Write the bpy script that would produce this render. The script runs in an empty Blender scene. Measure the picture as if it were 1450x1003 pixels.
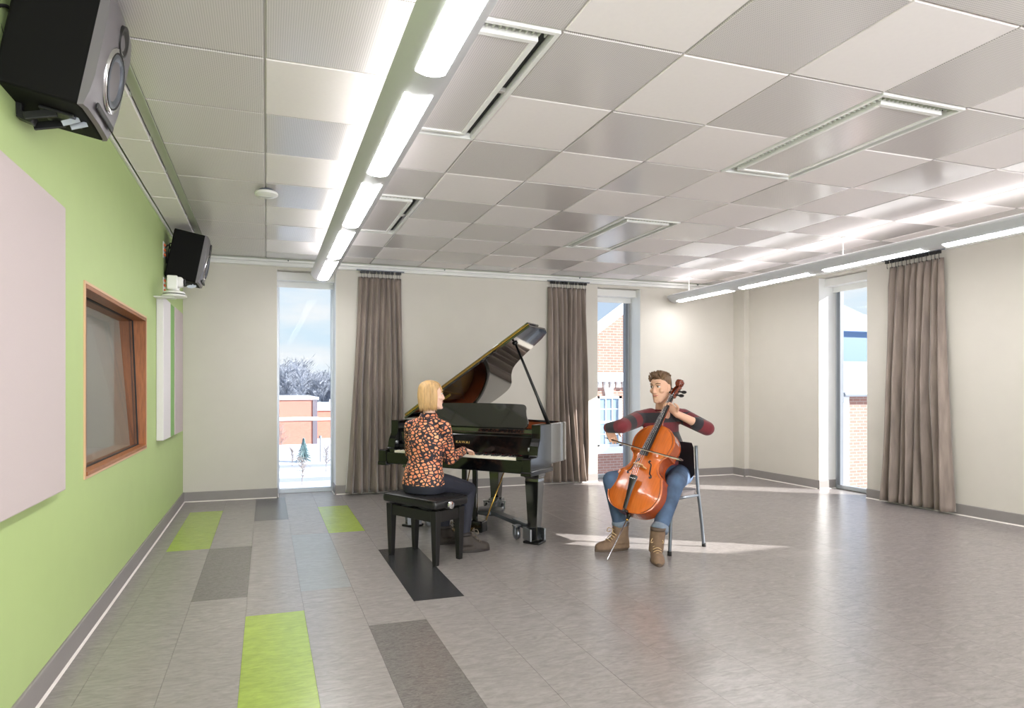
# music rehearsal room with a pianist and a cellist
EXPOSURE = 0.60
SKY, SUN, LENS, UPL, CROOM = 0.66, 10.5, 21.0, 2.4, 42.0
REAR_FILL, FILL_TILT = 95.0, 35.0
FLOORC = (146, 140, 138)
LX2 = 5.58
SHADE_WING = (-3.0, 1.3, 5.78, 2.14)
LIDA = 32.0
CROT = -30
BOWD, BOWD2 = 4.99, 4.43
import bpy, bmesh, math, random
from mathutils import Vector, Matrix, Euler
random.seed(7)
sc = bpy.context.scene
COL = sc.collection
V3 = Vector
PI = math.pi

# ------------------------------------------------------------------ camera, sky, sun, exposure
FPX, YAW, PCX, PCY, HCAM = 877.9, 0.304, 652.6, 549.7, 1.30
cam_d = bpy.data.cameras.new('camera'); cam = bpy.data.objects.new('camera', cam_d); COL.objects.link(cam)
cam.location = (0, 0, HCAM); cam.rotation_euler = (PI/2, 0, -YAW)
cam_d.sensor_fit = 'HORIZONTAL'; cam_d.sensor_width = 36; cam_d.lens = 36*FPX/1450
cam_d.shift_x = (725-PCX)/1450; cam_d.shift_y = (PCY-501.5)/1450
cam_d.clip_start = 0.05; cam_d.clip_end = 1500
sc.camera = cam
sc.view_settings.view_transform = 'Standard'; sc.view_settings.look = 'None'
sc.view_settings.gamma = 1; sc.view_settings.use_curve_mapping = False
sc.view_settings.exposure = EXPOSURE
sc.cycles.max_bounces = 10; sc.cycles.diffuse_bounces = 6; sc.cycles.glossy_bounces = 5
sc.cycles.transparent_max_bounces = 12; sc.cycles.sample_clamp_indirect = 6
sc.cycles.caustics_reflective = False; sc.cycles.caustics_refractive = False

w = bpy.data.worlds.new('sky'); sc.world = w; w.use_nodes = True
nt = w.node_tree; nt.nodes.clear()
o_ = nt.nodes.new('ShaderNodeOutputWorld'); bg = nt.nodes.new('ShaderNodeBackground')
tc = nt.nodes.new('ShaderNodeTexCoord'); sx = nt.nodes.new('ShaderNodeSeparateXYZ')
rp = nt.nodes.new('ShaderNodeValToRGB')
rp.color_ramp.elements[0].position = 0.0; rp.color_ramp.elements[0].color = (0.80, 0.90, 1.0, 1)
rp.color_ramp.elements[1].position = 0.6; rp.color_ramp.elements[1].color = (0.42, 0.66, 1.0, 1)
e = rp.color_ramp.elements.new(0.10); e.color = (0.70, 0.87, 1.0, 1)
mp = nt.nodes.new('ShaderNodeMapping'); mp.inputs['Scale'].default_value = (3, 3, 11)
nz = nt.nodes.new('ShaderNodeTexNoise'); nz.inputs['Scale'].default_value = 1.6; nz.inputs['Detail'].default_value = 7
cr = nt.nodes.new('ShaderNodeValToRGB')
cr.color_ramp.elements[0].position = 0.45; cr.color_ramp.elements[1].position = 0.68
mx = nt.nodes.new('ShaderNodeMix'); mx.data_type = 'RGBA'; mx.inputs['B'].default_value = (0.97, 0.98, 1.0, 1)
L = nt.links.new
L(tc.outputs['Generated'], sx.inputs[0]); L(sx.outputs['Z'], rp.inputs[0]); L(tc.outputs['Generated'], mp.inputs[0])
L(mp.outputs[0], nz.inputs['Vector']); L(nz.outputs[0], cr.inputs[0]); L(cr.outputs[0], mx.inputs['Factor'])
L(rp.outputs[0], mx.inputs['A']); L(mx.outputs['Result'], bg.inputs[0]); bg.inputs[1].default_value = SKY
L(bg.outputs[0], o_.inputs[0])

sun_d = bpy.data.lights.new('sun', 'SUN'); sun = bpy.data.objects.new('sun', sun_d); COL.objects.link(sun)
sun_d.energy = SUN; sun_d.angle = 0.0093; sun_d.color = (1.0, 0.955, 0.91)
SUN_EL = math.radians(23.7)
_sd = V3((-0.855*math.cos(SUN_EL), 0.519*math.cos(SUN_EL), -math.sin(SUN_EL)))
sun.rotation_euler = _sd.to_track_quat('-Z', 'Y').to_euler(); sun.location = (20, -12, 14)

# added area lights standing in for daylight at the unseen rear windows
for i_, x_ in enumerate((.55, 2.95, 5.35)):
    a_ = bpy.data.lights.new('rear_fill_light', 'AREA'); ao = bpy.data.objects.new('rear_fill_light', a_); COL.objects.link(ao)
    a_.shape = 'RECTANGLE'; a_.size = 2.2; a_.size_y = 2.4; a_.energy = REAR_FILL; a_.color = (0.98, 0.975, 1.0)
    ao.location = (x_, -3.10, 1.4); ao.rotation_euler = (math.radians(90+FILL_TILT), 0, 0)

# ------------------------------------------------------------------ helpers
def s2l(c):
    return tuple(((x/255)/12.92 if x/255 <= 0.04045 else ((x/255+0.055)/1.055)**2.4) for x in c)

def mat(name, col, rough=0.5, metal=0.0, spec=0.5, coat=0.0, sheen=0.0, emit=None, estr=0.0,
        noise=0.0, nscale=30.0, nstretch=(1, 1, 1), bump=0.0, bscale=None, coatr=0.05):
    m = bpy.data.materials.new(name); m.use_nodes = True
    t = m.node_tree; p = t.nodes['Principled BSDF']
    c = s2l(col) if max(col) > 1 else col
    p.inputs['Base Color'].default_value = (*c, 1); p.inputs['Roughness'].default_value = rough
    p.inputs['Metallic'].default_value = metal; p.inputs['Specular IOR Level'].default_value = spec
    p.inputs['Coat Weight'].default_value = coat; p.inputs['Coat Roughness'].default_value = coatr
    p.inputs['Sheen Weight'].default_value = sheen
    if emit: p.inputs['Emission Color'].default_value = (*emit, 1); p.inputs['Emission Strength'].default_value = estr
    if noise or bump:
        tc = t.nodes.new('ShaderNodeTexCoord'); mp = t.nodes.new('ShaderNodeMapping'); mp.inputs['Scale'].default_value = nstretch
        nz = t.nodes.new('ShaderNodeTexNoise'); nz.inputs['Scale'].default_value = nscale; nz.inputs['Detail'].default_value = 5
        t.links.new(tc.outputs['Object'], mp.inputs[0]); t.links.new(mp.outputs[0], nz.inputs['Vector'])
        if noise:
            r = t.nodes.new('ShaderNodeValToRGB'); r.color_ramp.elements[0].position = 0.3; r.color_ramp.elements[1].position = 0.7
            r.color_ramp.elements[0].color = (*[x*(1-noise) for x in c], 1); r.color_ramp.elements[1].color = (*[min(1, x*(1+noise)) for x in c], 1)
            t.links.new(nz.outputs[0], r.inputs[0]); t.links.new(r.outputs[0], p.inputs['Base Color'])
        if bump:
            b = t.nodes.new('ShaderNodeBump'); b.inputs['Strength'].default_value = bump; b.inputs['Distance'].default_value = 0.004
            t.links.new(nz.outputs[0], b.inputs['Height']); t.links.new(b.outputs[0], p.inputs['Normal'])
    return m

def glassmat(name, tint=(0.97, 0.985, 0.98), refl=1.0):
    m = bpy.data.materials.new(name); m.use_nodes = True
    t = m.node_tree; t.nodes.clear()
    o = t.nodes.new('ShaderNodeOutputMaterial'); a = t.nodes.new('ShaderNodeBsdfTransparent'); g = t.nodes.new('ShaderNodeBsdfGlossy')
    f = t.nodes.new('ShaderNodeFresnel'); f.inputs[0].default_value = 1.45; mu = t.nodes.new('ShaderNodeMath'); mu.operation = 'MULTIPLY'; mu.inputs[1].default_value = refl
    x = t.nodes.new('ShaderNodeMixShader'); a.inputs[0].default_value = (*tint, 1); g.inputs['Roughness'].default_value = 0.01
    ge = t.nodes.new('ShaderNodeNewGeometry'); iv = t.nodes.new('ShaderNodeMath'); iv.operation = 'SUBTRACT'; iv.inputs[0].default_value = 1.0
    m2 = t.nodes.new('ShaderNodeMath'); m2.operation = 'MULTIPLY'      # reflect at the outer face only, no total reflection inside the thin pane
    t.links.new(ge.outputs['Backfacing'], iv.inputs[1]); t.links.new(mu.outputs[0], m2.inputs[0]); t.links.new(iv.outputs[0], m2.inputs[1])
    t.links.new(f.outputs[0], mu.inputs[0]); t.links.new(m2.outputs[0], x.inputs[0]); t.links.new(a.outputs[0], x.inputs[1]); t.links.new(g.outputs[0], x.inputs[2]); t.links.new(x.outputs[0], o.inputs[0])
    return m

def frame_of(d):
    d = V3(d).normalized(); a = V3((0, 0, 1)) if abs(d.z) < 0.95 else V3((1, 0, 0))
    x = a.cross(d).normalized(); return x, d.cross(x).normalized(), d

class MB:
    def __init__(s): s.v = []; s.f = []; s.mi = []; s.cur = 0
    def add(s, vs, fs):
        n = len(s.v); s.v += [tuple(p) for p in vs]
        for f in fs: s.f.append([i+n for i in f]); s.mi.append(s.cur)
        return s
    def box(s, x0, x1, y0, y1, z0, z1):
        vs = [(x, y, z) for z in (z0, z1) for y in (y0, y1) for x in (x0, x1)]
        return s.add(vs, [(0, 2, 3, 1), (4, 5, 7, 6), (0, 1, 5, 4), (2, 6, 7, 3), (0, 4, 6, 2), (1, 3, 7, 5)])
    def obox(s, c, ax, ay, az, hx, hy, hz):
        c = V3(c); ax = V3(ax).normalized(); ay = V3(ay).normalized(); az = V3(az).normalized()
        vs = [c+ax*(i*hx)+ay*(j*hy)+az*(k*hz) for k in (-1, 1) for j in (-1, 1) for i in (-1, 1)]
        return s.add(vs, [(0, 2, 3, 1), (4, 5, 7, 6), (0, 1, 5, 4), (2, 6, 7, 3), (0, 4, 6, 2), (1, 3, 7, 5)])
    def bar(s, p, q, w, h, up=(0, 0, 1)):
        p = V3(p); q = V3(q); d = (q-p); u = V3(up); x = d.cross(u)
        if x.length < 1e-6: x = d.cross(V3((1, 0, 0)))
        x.normalize(); u = x.cross(d).normalized()
        return s.obox((p+q)/2, x, d, u, w/2, d.length/2, h/2)
    def loft(s, rings, cap=True, closed=True):
        n = len(rings[0]); vs = [p for r in rings for p in r]; fs = []
        for i in range(len(rings)-1):
            for j in range(n if closed else n-1):
                k = (j+1) % n; fs.append((i*n+j, i*n+k, (i+1)*n+k, (i+1)*n+j))
        if cap:
            fs.append(tuple(reversed(range(n)))); fs.append(tuple((len(rings)-1)*n+j for j in range(n)))
        return s.add(vs, fs)
    def tube(s, pts, r, n=10, cap=True):
        pts = [V3(p) for p in pts]; R = r if isinstance(r, (list, tuple)) else [r]*len(pts)
        rings = []; px = None
        for i, p in enumerate(pts):
            d = (pts[min(i+1, len(pts)-1)]-pts[max(i-1, 0)]).normalized()
            if px is None: x, y, _ = frame_of(d)
            else:
                x = (px - d*px.dot(d)); x = x.normalized() if x.length > 1e-6 else frame_of(d)[0]; y = d.cross(x)
            px = x
            rings.append([p+x*(R[i]*math.cos(2*PI*k/n))+y*(R[i]*math.sin(2*PI*k/n)) for k in range(n)])
        return s.loft(rings, cap)
    def capsule(s, p0, r0, p1, r1, n=12, m=4):
        p0 = V3(p0); p1 = V3(p1); d = p1-p0
        if d.length < 1e-6: d = V3((0, 0, 1e-5)); p1 = p0+d
        x, y, d = frame_of(d); rings = []
        for i in range(m+1):
            a = PI/2*(i/m)*0.96+0.04; rr = r0*math.sin(a); rings.append((p0-d*(r0*math.cos(a)), rr))
        for i in range(m+1):
            a = PI/2*(1-(i/m)*0.96); rr = r1*math.sin(a); rings.append((p1+d*(r1*math.cos(a)), rr))
        return s.loft([[c+x*(rr*math.cos(2*PI*k/n))+y*(rr*math.sin(2*PI*k/n)) for k in range(n)] for c, rr in rings])
    def chain(s, pts, rs, n=12):
        for i in range(len(pts)-1): s.capsule(pts[i], rs[i], pts[i+1], rs[i+1], n)
        return s
    def ell(s, c, ax, ay, az, rx, ry, rz, n=16, m=10):
        c = V3(c); ax = V3(ax); ay = V3(ay); az = V3(az); rings = []
        for i in range(m+1):
            a = PI*(0.02+0.96*i/m); z = -math.cos(a); r = math.sin(a)
            rings.append([c+ax*(rx*r*math.cos(2*PI*k/n))+ay*(ry*r*math.sin(2*PI*k/n))+az*(rz*z) for k in range(n)])
        return s.loft(rings)
    def prism(s, poly, o, ux, uy, dv):
        o = V3(o); ux = V3(ux); uy = V3(uy); dv = V3(dv); n = len(poly)
        a = [o+ux*p[0]+uy*p[1] for p in poly]; b = [p+dv for p in a]
        return s.add(a+b, [tuple(range(n)), tuple(reversed(range(n, 2*n)))]+[(i, i+n, (i+1) % n+n, (i+1) % n) for i in range(n)])
    def lathe(s, prof, c, axis, n=24, cap=True):
        x, y, d = frame_of(axis); c = V3(c)
        return s.loft([[c+d*h+x*(r*math.cos(2*PI*k/n))+y*(r*math.sin(2*PI*k/n)) for k in range(n)] for r, h in prof], cap)
    def mesh(s, name):
        me = bpy.data.meshes.new(name); me.from_pydata(s.v, [], s.f)
        me.polygons.foreach_set('material_index', s.mi)
        bm = bmesh.new(); bm.from_mesh(me); bmesh.ops.recalc_face_normals(bm, faces=bm.faces); bm.to_mesh(me); bm.free()
        return me
    def build(s, name, m, parent=None, smooth=False, bevel=0.0, seg=2):
        o = bpy.data.objects.new(name, s.mesh(name)); COL.objects.link(o)
        for x in (m if isinstance(m, (list, tuple)) else [m]): o.data.materials.append(x)
        if parent is not None: o.parent = parent
        if smooth: o.data.polygons.foreach_set('use_smooth', [True]*len(o.data.polygons))
        if smooth == 'auto':
            o.data.set_sharp_from_angle(angle=math.radians(35))
        if bevel:
            b = o.modifiers.new('bevel', 'BEVEL'); b.width = bevel; b.segments = seg; b.limit_method = 'ANGLE'; b.angle_limit = math.radians(40)
        return o

def tag(o, label=None, cat=None, group=None, kind=None):
    if label: o['label'] = label
    if cat: o['category'] = cat
    if group: o['group'] = group
    if kind: o['kind'] = kind
    return o

def empty(name, loc=(0, 0, 0), rz=0.0, **k):
    o = bpy.data.objects.new(name, None); o.empty_display_size = 0.1; COL.objects.link(o)
    o.location = loc; o.rotation_euler = (0, 0, rz); tag(o, k.get('label'), k.get('cat'), k.get('group'), k.get('kind'))
    return o

def world_child(o, root):
    """parent o (built in world coordinates) to root, keeping it where it is"""
    o.parent = root
    o.matrix_parent_inverse = (Matrix.Translation(root.location) @ root.rotation_euler.to_matrix().to_4x4()).inverted()
    return o

def dup(o, parent, loc=None):
    c = o.copy(); COL.objects.link(c); c.parent = parent
    if loc is not None: c.location = loc
    return c

CY, SY = math.cos(YAW), math.sin(YAW)
def at(px, py, d):
    """point at depth d (metres along the view axis) that the photograph shows at pixel px, py"""
    r = (px-PCX)/FPX*d
    return V3((r*CY+d*SY, -r*SY+d*CY, HCAM-(py-PCY)/FPX*d))
def cdir(r, d, u=0.0):
    """direction given as right / away / up of the camera"""
    return V3((r*CY+d*SY, -r*SY+d*CY, u))

def blob(name, mb, m, parent, voxel=0.006, smooth=3, fac=0.5, post=None):
    """one continuous skin over all the closed shapes in mb"""
    me = mb.mesh(name+'_src'); o = bpy.data.objects.new(name, me); COL.objects.link(o)
    r = o.modifiers.new('r', 'REMESH'); r.mode = 'VOXEL'; r.voxel_size = voxel; r.use_smooth_shade = True
    if smooth:
        q = o.modifiers.new('s', 'SMOOTH'); q.iterations = smooth; q.factor = fac
    dg = bpy.context.evaluated_depsgraph_get(); dg.update()
    me2 = bpy.data.meshes.new_from_object(o.evaluated_get(dg)); me2.name = name
    o.modifiers.clear(); o.data = me2; bpy.data.meshes.remove(me)
    me2.materials.clear()
    for x in (m if isinstance(m, (list, tuple)) else [m]): me2.materials.append(x)
    me2.polygons.foreach_set('use_smooth', [True]*len(me2.polygons))
    if post: post(me2)
    if parent is not None: o.parent = parent
    return o

def spline(pts, n):
    """Catmull-Rom through pts, n samples per span"""
    pts = [V3(p) for p in pts]; out = []
    for i in range(len(pts)-1):
        a = pts[max(i-1, 0)]; b = pts[i]; c = pts[i+1]; d = pts[min(i+2, len(pts)-1)]
        for k in range(n):
            t = k/n
            out.append(0.5*((2*b)+(c-a)*t+(2*a-5*b+4*c-d)*t*t+(3*b-a-3*c+d)*t**3))
    out.append(pts[-1]); return out
# ------------------------------------------------------------------ room constants
XL, XR, YB, YF, ZC = -0.905, 6.78, 7.67, -3.2, 2.827
GRID = 0.61
gx = lambda i: (i+2.9889)*GRID
gy = lambda j: (j+4.9353)*GRID

# ------------------------------------------------------------------ materials
M = {}
M['green'] = mat('green_paint', (180, 201, 136), 0.55, noise=0.015, nscale=6)
M['wall'] = mat('wall_paint', (208, 203, 194), 0.6, noise=0.012, nscale=5)
M['white'] = mat('white_paint', (232, 232, 230), 0.45)
M['whitemetal'] = mat('white_metal', (236, 236, 234), 0.3)
M['base'] = mat('vinyl_base', (142, 137, 135), 0.45, noise=0.03, nscale=8)
M['caulk'] = mat('pale_bead', (222, 216, 210), 0.5)
M['grout'] = mat('floor_seam', (138, 133, 130), 0.5)
M['dark'] = mat('dark_gap', (38, 38, 38), 0.7)
M['alu'] = mat('aluminium', (178, 184, 190), 0.35, metal=0.4)
M['alu_dark'] = mat('window_metal', (120, 126, 134), 0.4, metal=0.2)
M['glass'] = glassmat('window_glass', (.98, .99, .99), .1)
M['cglass'] = glassmat('control_glass', (0.84, 0.84, 0.83), 1.0)
M['plain'] = mat('plain_ceiling_panel', (242, 236, 236), 0.6, noise=0.01, nscale=40)
M['tbar'] = mat('ceiling_bar', (196, 193, 190), 0.5)
M['slot'] = mat('ceiling_slot', (186, 190, 178), 0.5)

def perforated():
    m = mat('perforated_ceiling_panel', (205, 200, 198), 0.21, spec=0.9)
    t = m.node_tree; p = t.nodes['Principled BSDF']
    tc = t.nodes.new('ShaderNodeTexCoord'); v = t.nodes.new('ShaderNodeTexVoronoi'); v.inputs['Scale'].default_value = 100
    v.inputs['Randomness'].default_value = 0.0; v.voronoi_dimensions = '2D'
    r = t.nodes.new('ShaderNodeValToRGB'); c = s2l((216, 211, 211)); k = s2l((178, 173, 173))
    r.color_ramp.elements[0].position = 0.24; r.color_ramp.elements[0].color = (*k, 1)
    r.color_ramp.elements[1].position = 0.30; r.color_ramp.elements[1].color = (*c, 1)
    t.links.new(tc.outputs['Object'], v.inputs['Vector']); t.links.new(v.outputs['Distance'], r.inputs[0]); t.links.new(r.outputs[0], p.inputs['Base Color'])
    return m
M['perf'] = perforated()

def marmoleum(name, col, amp, seed, scale=1.0, rough=0.25):
    m = mat(name, col, rough, spec=0.65)
    t = m.node_tree; p = t.nodes['Principled BSDF']; c = s2l(col)
    tc = t.nodes.new('ShaderNodeTexCoord')
    def nz(st, sc_, det, dist=0.0):
        mp = t.nodes.new('ShaderNodeMapping'); mp.inputs['Scale'].default_value = st; mp.inputs['Location'].default_value = (seed, seed*.7, 0)
        n = t.nodes.new('ShaderNodeTexNoise'); n.inputs['Scale'].default_value = sc_; n.inputs['Detail'].default_value = det; n.inputs['Distortion'].default_value = dist
        oi = t.nodes.new('ShaderNodeObjectInfo'); ad = t.nodes.new('ShaderNodeVectorMath')
        cb = t.nodes.new('ShaderNodeCombineXYZ'); mu = t.nodes.new('ShaderNodeMath'); mu.operation = 'MULTIPLY'; mu.inputs[1].default_value = 37.0
        t.links.new(oi.outputs['Random'], mu.inputs[0]); t.links.new(mu.outputs[0], cb.inputs[0]); t.links.new(mu.outputs[0], cb.inputs[1])
        t.links.new(tc.outputs['Object'], ad.inputs[0]); t.links.new(cb.outputs[0], ad.inputs[1]); t.links.new(ad.outputs[0], mp.inputs[0])
        t.links.new(mp.outputs[0], n.inputs['Vector']); return n
    a = nz((1.7, 5.5, 1), 3.6*scale, 9, 2.2); b = nz((4, 14, 1), 6*scale, 5, 1.2)
    ad = t.nodes.new('ShaderNodeMix'); ad.data_type = 'FLOAT'; ad.inputs['Factor'].default_value = 0.4
    t.links.new(a.outputs[0], ad.inputs['A']); t.links.new(b.outputs[0], ad.inputs['B'])
    r = t.nodes.new('ShaderNodeValToRGB'); r.color_ramp.elements[0].position = 0.33; r.color_ramp.elements[1].position = 0.68
    r.color_ramp.elements[0].color = (*[x*(1-amp) for x in c], 1); r.color_ramp.elements[1].color = (*[min(1, x*(1+amp)) for x in c], 1)
    t.links.new(ad.outputs[0], r.inputs[0]); t.links.new(r.outputs[0], p.inputs['Base Color'])
    return m
M['fl_plain'] = marmoleum('linoleum_warm_grey', FLOORC, 0.17, 1.0)
M['fl_dark'] = marmoleum('linoleum_mid_grey', (112, 108, 106), 0.34, 3.0, 3.0)
M['fl_slate'] = marmoleum('linoleum_slate', (98, 97, 100), 0.2, 5.0)
M['fl_pale'] = marmoleum('linoleum_pale_grey', (142, 143, 144), 0.12, 7.0)
M['fl_green'] = marmoleum('linoleum_lime', (150, 170, 72), 0.16, 9.0)
M['fl_black'] = marmoleum('linoleum_black', (52, 52, 54), 0.3, 11.0)

# ------------------------------------------------------------------ floor: planks laid one by one
floor = MB().box(XL-.3, XR+.6, YF-.3, YB+.6, -0.30, -0.006).build('floor', M['grout']); tag(floor, kind='structure')
PW = 0.3235; PX0 = -0.113-2*PW
special = {0: [(5.39, 7.02, 'fl_green')], 1: [(4.08, 5.385, 'fl_dark')], 2: [(2.42, 3.73, 'fl_green'), (6.37, 7.67, 'fl_slate')],
           3: [(4.085, 5.665, 'fl_pale')], 4: [(2.09, 3.385, 'fl_dark'), (5.65, 6.935, 'fl_green')], 5: [(3.69, 4.955, 'fl_black')]}
_cache = {}
def plank(x0, x1, y0, y1, key):
    g = 0.0006; lx, ly = round(x1-x0, 4), round(y1-y0, 4)
    if (lx, ly, key) not in _cache:
        me = MB().box(g, lx-g, g, ly-g, -0.006, 0).mesh('floor_tile'); me.materials.append(M[key]); _cache[(lx, ly, key)] = me
    o = bpy.data.objects.new('floor_tile', _cache[(lx, ly, key)]); COL.objects.link(o); o.parent = floor
    o.location = (x0, y0, 0)
for k in range(-1, 24):
    x0 = max(XL, PX0+k*PW); x1 = min(XR+.3, PX0+(k+1)*PW)
    if x1-x0 < 0.01: continue
    sp = special.get(k, []); y = YF - ((k*0.62) % 1.294)
    yend = YB+0.30
    marks = sorted(sp)
    while y < yend-0.001:
        nx = [m_ for m_ in marks if m_[0] >= y-0.001]
        if nx and abs(nx[0][0]-y) < 0.002:
            plank(x0, x1, nx[0][0], min(nx[0][1], yend), nx[0][2]); y = nx[0][1]; continue
        y2 = y+1.294
        if nx and y2 > nx[0][0]-0.35: y2 = nx[0][0]
        y2 = min(y2, yend)
        plank(x0, x1, y, y2, 'fl_plain'); y = y2

# ------------------------------------------------------------------ walls
ZT = 2.95
ZW = 2.71                                   # window head
W1 = (0.118, 0.812); W2 = (4.40, 5.092)     # openings in the back wall (X)
W3 = (5.557, 6.235); W4 = (1.72, 2.42); W5 = (-1.6, -0.92)   # openings in the right wall (Y)
DEP = 0.30
mb = MB()
xs = [XL-.12, W1[0], W1[1], W2[0], W2[1], XR+.4]
for a, b in ((xs[0], xs[1]), (xs[2], xs[3]), (xs[4], xs[5])): mb.box(a, b, YB, YB+.42, -.3, ZT)
for a, b in (W1, W2): mb.box(a, b, YB, YB+.42, ZW, ZT); mb.box(a, b, YB+DEP, YB+.42, -.3, 0.03)
wall_back = tag(mb.build('wall_back', M['wall']), kind='structure')
mb = MB()
ys = [YF-.12, W5[0], W5[1], W4[0], W4[1], W3[0], W3[1], YB]
for a, b in ((ys[0], ys[1]), (ys[2], ys[3]), (ys[4], ys[5]), (ys[6], ys[7])): mb.box(XR, XR+.42, a, b, -.3, ZT)
for a, b in (W5, W4, W3): mb.box(XR, XR+.42, a, b, ZW, ZT); mb.box(XR+DEP, XR+.42, a, b, -.3, 0.03)
wall_right = tag(mb.build('wall_right', M['wall']), kind='structure')
CW = (3.664, 5.382, 0.838, 1.846)           # control room window opening (Y0,Y1,Z0,Z1)
mb = MB()
for a, b in ((YF-.12, CW[0]), (CW[1], YB)): mb.box(XL-.34, XL, a, b, -.3, ZT)
mb.box(XL-.34, XL, CW[0], CW[1], -.3, CW[2]); mb.box(XL-.34, XL, CW[0], CW[1], CW[3], ZT)
wall_left = tag(mb.build('wall_left', M['green']), kind='structure')
FW = ((-.6, 1.7), (1.8, 4.1), (4.2, 6.5))               # wide windows added behind the camera, unseen, to bring in soft light
mb = MB()
for a, b in ((XL-.4, FW[0][0]), (FW[0][1], FW[1][0]), (FW[1][1], XR+.4)): mb.box(a, b, YF-.32, YF, -.3, ZT)
for a, b in FW: mb.box(a, b, YF-.32, YF, -.3, .1); mb.box(a, b, YF-.32, YF, 2.7, ZT)
wall_front = tag(mb.build('wall_front', M['wall']), kind='structure')
# corner pilaster
tag(MB().box(6.70, XR+.01, 7.44, YB+.01, 0, ZT-.1).build('trim_1', M['wall'], bevel=.004), kind='structure')
# baseboards with a pale bead along the floor
BH = 0.113
def baseboard(name, segs):
    mb = MB(); mc = MB()
    for (x0, y0, x1, y1, nx, ny) in segs:
        t = .012; a = V3((x0, y0, 0)); b = V3((x1, y1, 0)); n = V3((nx, ny, 0)); d = (b-a).normalized()
        prof = [(0, 0), (t+.006, 0), (t+.002, .012), (t, BH-.006), (t-.004, BH), (0, BH)]
        mb.prism(prof, a, n, V3((0, 0, 1)), b-a)
        mc.prism([(t+.002, 0), (t+.013, 0), (t+.010, .004), (t+.003, .010)], a, n, V3((0, 0, 1)), b-a)
    o = tag(mb.build(name, M['base'], smooth=False), kind='structure'); mc.build('bead', M['caulk'], o); return o
baseboard('baseboard_left', [(XL, YF, XL, YB, 1, 0)])
baseboard('baseboard_back', [(XL, YB, W1[0], YB, 0, -1), (W1[0], YB, W1[0], YB+DEP-.03, 1, 0), (W1[1], YB, W1[1], YB+DEP-.03, -1, 0), (W1[1], YB, W2[0], YB, 0, -1),
           (W2[1], YB, W2[1], YB+DEP-.03, -1, 0), (W2[1], YB, 6.70, YB, 0, -1), (6.70, 7.44, 6.70, YB, -1, 0), (6.70, 7.44, XR, 7.44, 0, -1)])
baseboard('baseboard_right', [(XR, YF, XR, W5[0], -1, 0), (XR, W5[1], XR, W4[0], -1, 0), (XR, W4[1], XR, W3[0], -1, 0), (XR, W3[1], XR, 7.44, -1, 0),
           (XR, W3[1], XR+DEP-.03, W3[1], 0, -1)])
# perimeter curtain rail / ceiling edge
def rail(name, p, q, n):
    mb = MB(); p = V3(p); q = V3(q); n = V3(n)
    mb.prism([(0, 2.742), (.050, 2.742), (.056, 2.748), (.056, 2.772), (.050, 2.778), (.030, 2.778), (.030, 2.788), (.056, 2.790), (.056, 2.812), (0, 2.812)], p, n, V3((0, 0, 1)), q-p)
    o = tag(mb.build(name, M['whitemetal']), kind='structure')
    MB().prism([(.0, 2.8125), (.048, 2.8125), (.048, 2.826), (0, 2.826)], p, n, V3((0, 0, 1)), q-p).build('shadow_gap', M['slot'], o)
    m2 = MB(); d = (q-p); k = int(d.length/1.9)
    for i in range(k):
        c = p+d*((i+.6)/k)+n*.062; c.z = 2.806; m2.capsule(c, .008, c+n*.012, .008)
    m2.build('rail_fixing', M['alu_dark'], o, True)
    return o
rail('trim_2', (XL, YB, 0), (XR, YB, 0), (0, -1, 0)); rail('trim_3', (XR, YF, 0), (XR, YB, 0), (-1, 0, 0))
tag(MB().box(XL, XL+.018, YF, YB, ZC-.022, ZC).build('trim_4', M['whitemetal'], bevel=.002), kind='structure')

# ------------------------------------------------------------------ ceiling
ceiling = tag(MB().box(XL-.1, XR+.1, YF-.1, YB+.1, ZC+.045, ZC+.12).build('ceiling', M['white']), kind='structure')
DIFF = {(2, -1): 2, (2, 3): 2, (-2, -1): 2, (-2, 3): 2}   # two-cell air diffusers
occ = set()
for (i, j), n in DIFF.items():
    for k in range(n): occ.add((i, j+k))
_pm = {}
I0, I1 = -5, 8; J0, J1 = -11, 7
for i in range(I0, I1+1):
    for j in range(J0, J1+1):
        if (i, j) in occ: continue
        x0 = max(gx(i), XL+.02); x1 = min(gx(i+1), XR-.06); y0 = max(gy(j), YF); y1 = min(gy(j+1), YB-.05)
        if i == -5: x1 = gx(-4)-.062
        if x1-x0 < .05 or y1-y0 < .05: continue
        pf = (i+j) % 2 == 0
        if i == -4: pf = True
        if i == -5: pf = False
        key = 'perf' if pf else 'plain'
        g = .005; lx, ly = round(x1-x0, 3), round(y1-y0, 3)
        kk = (lx, ly, key)
        if kk not in _pm:
            m_ = MB(); hx, hy = lx/2-g, ly/2-g; b_ = .004
            ring = lambda dx, z: [(-hx+dx, -hy+dx, z), (hx-dx, -hy+dx, z), (hx-dx, hy-dx, z), (-hx+dx, hy-dx, z)]
            m_.loft([ring(0, .022), ring(0, .004), ring(b_, 0)])
            me = m_.mesh('ceiling_panel'); me.materials.append(M[key]); _pm[kk] = me
        o = bpy.data.objects.new('ceiling_panel', _pm[kk]); COL.objects.link(o); o.parent = ceiling
        o.location = ((x0+x1)/2, (y0+y1)/2, ZC+random.uniform(-.002, .002)); o.rotation_euler = (random.uniform(-.0022, .0022), random.uniform(-.0022, .0022), 0)
for i in range(-3, I1+1):
    MB().box(gx(i)-.012, gx(i)+.012, YF, YB-.05, ZC+.009, ZC+.03).build('ceiling_bar', M['tbar'], ceiling)
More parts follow.
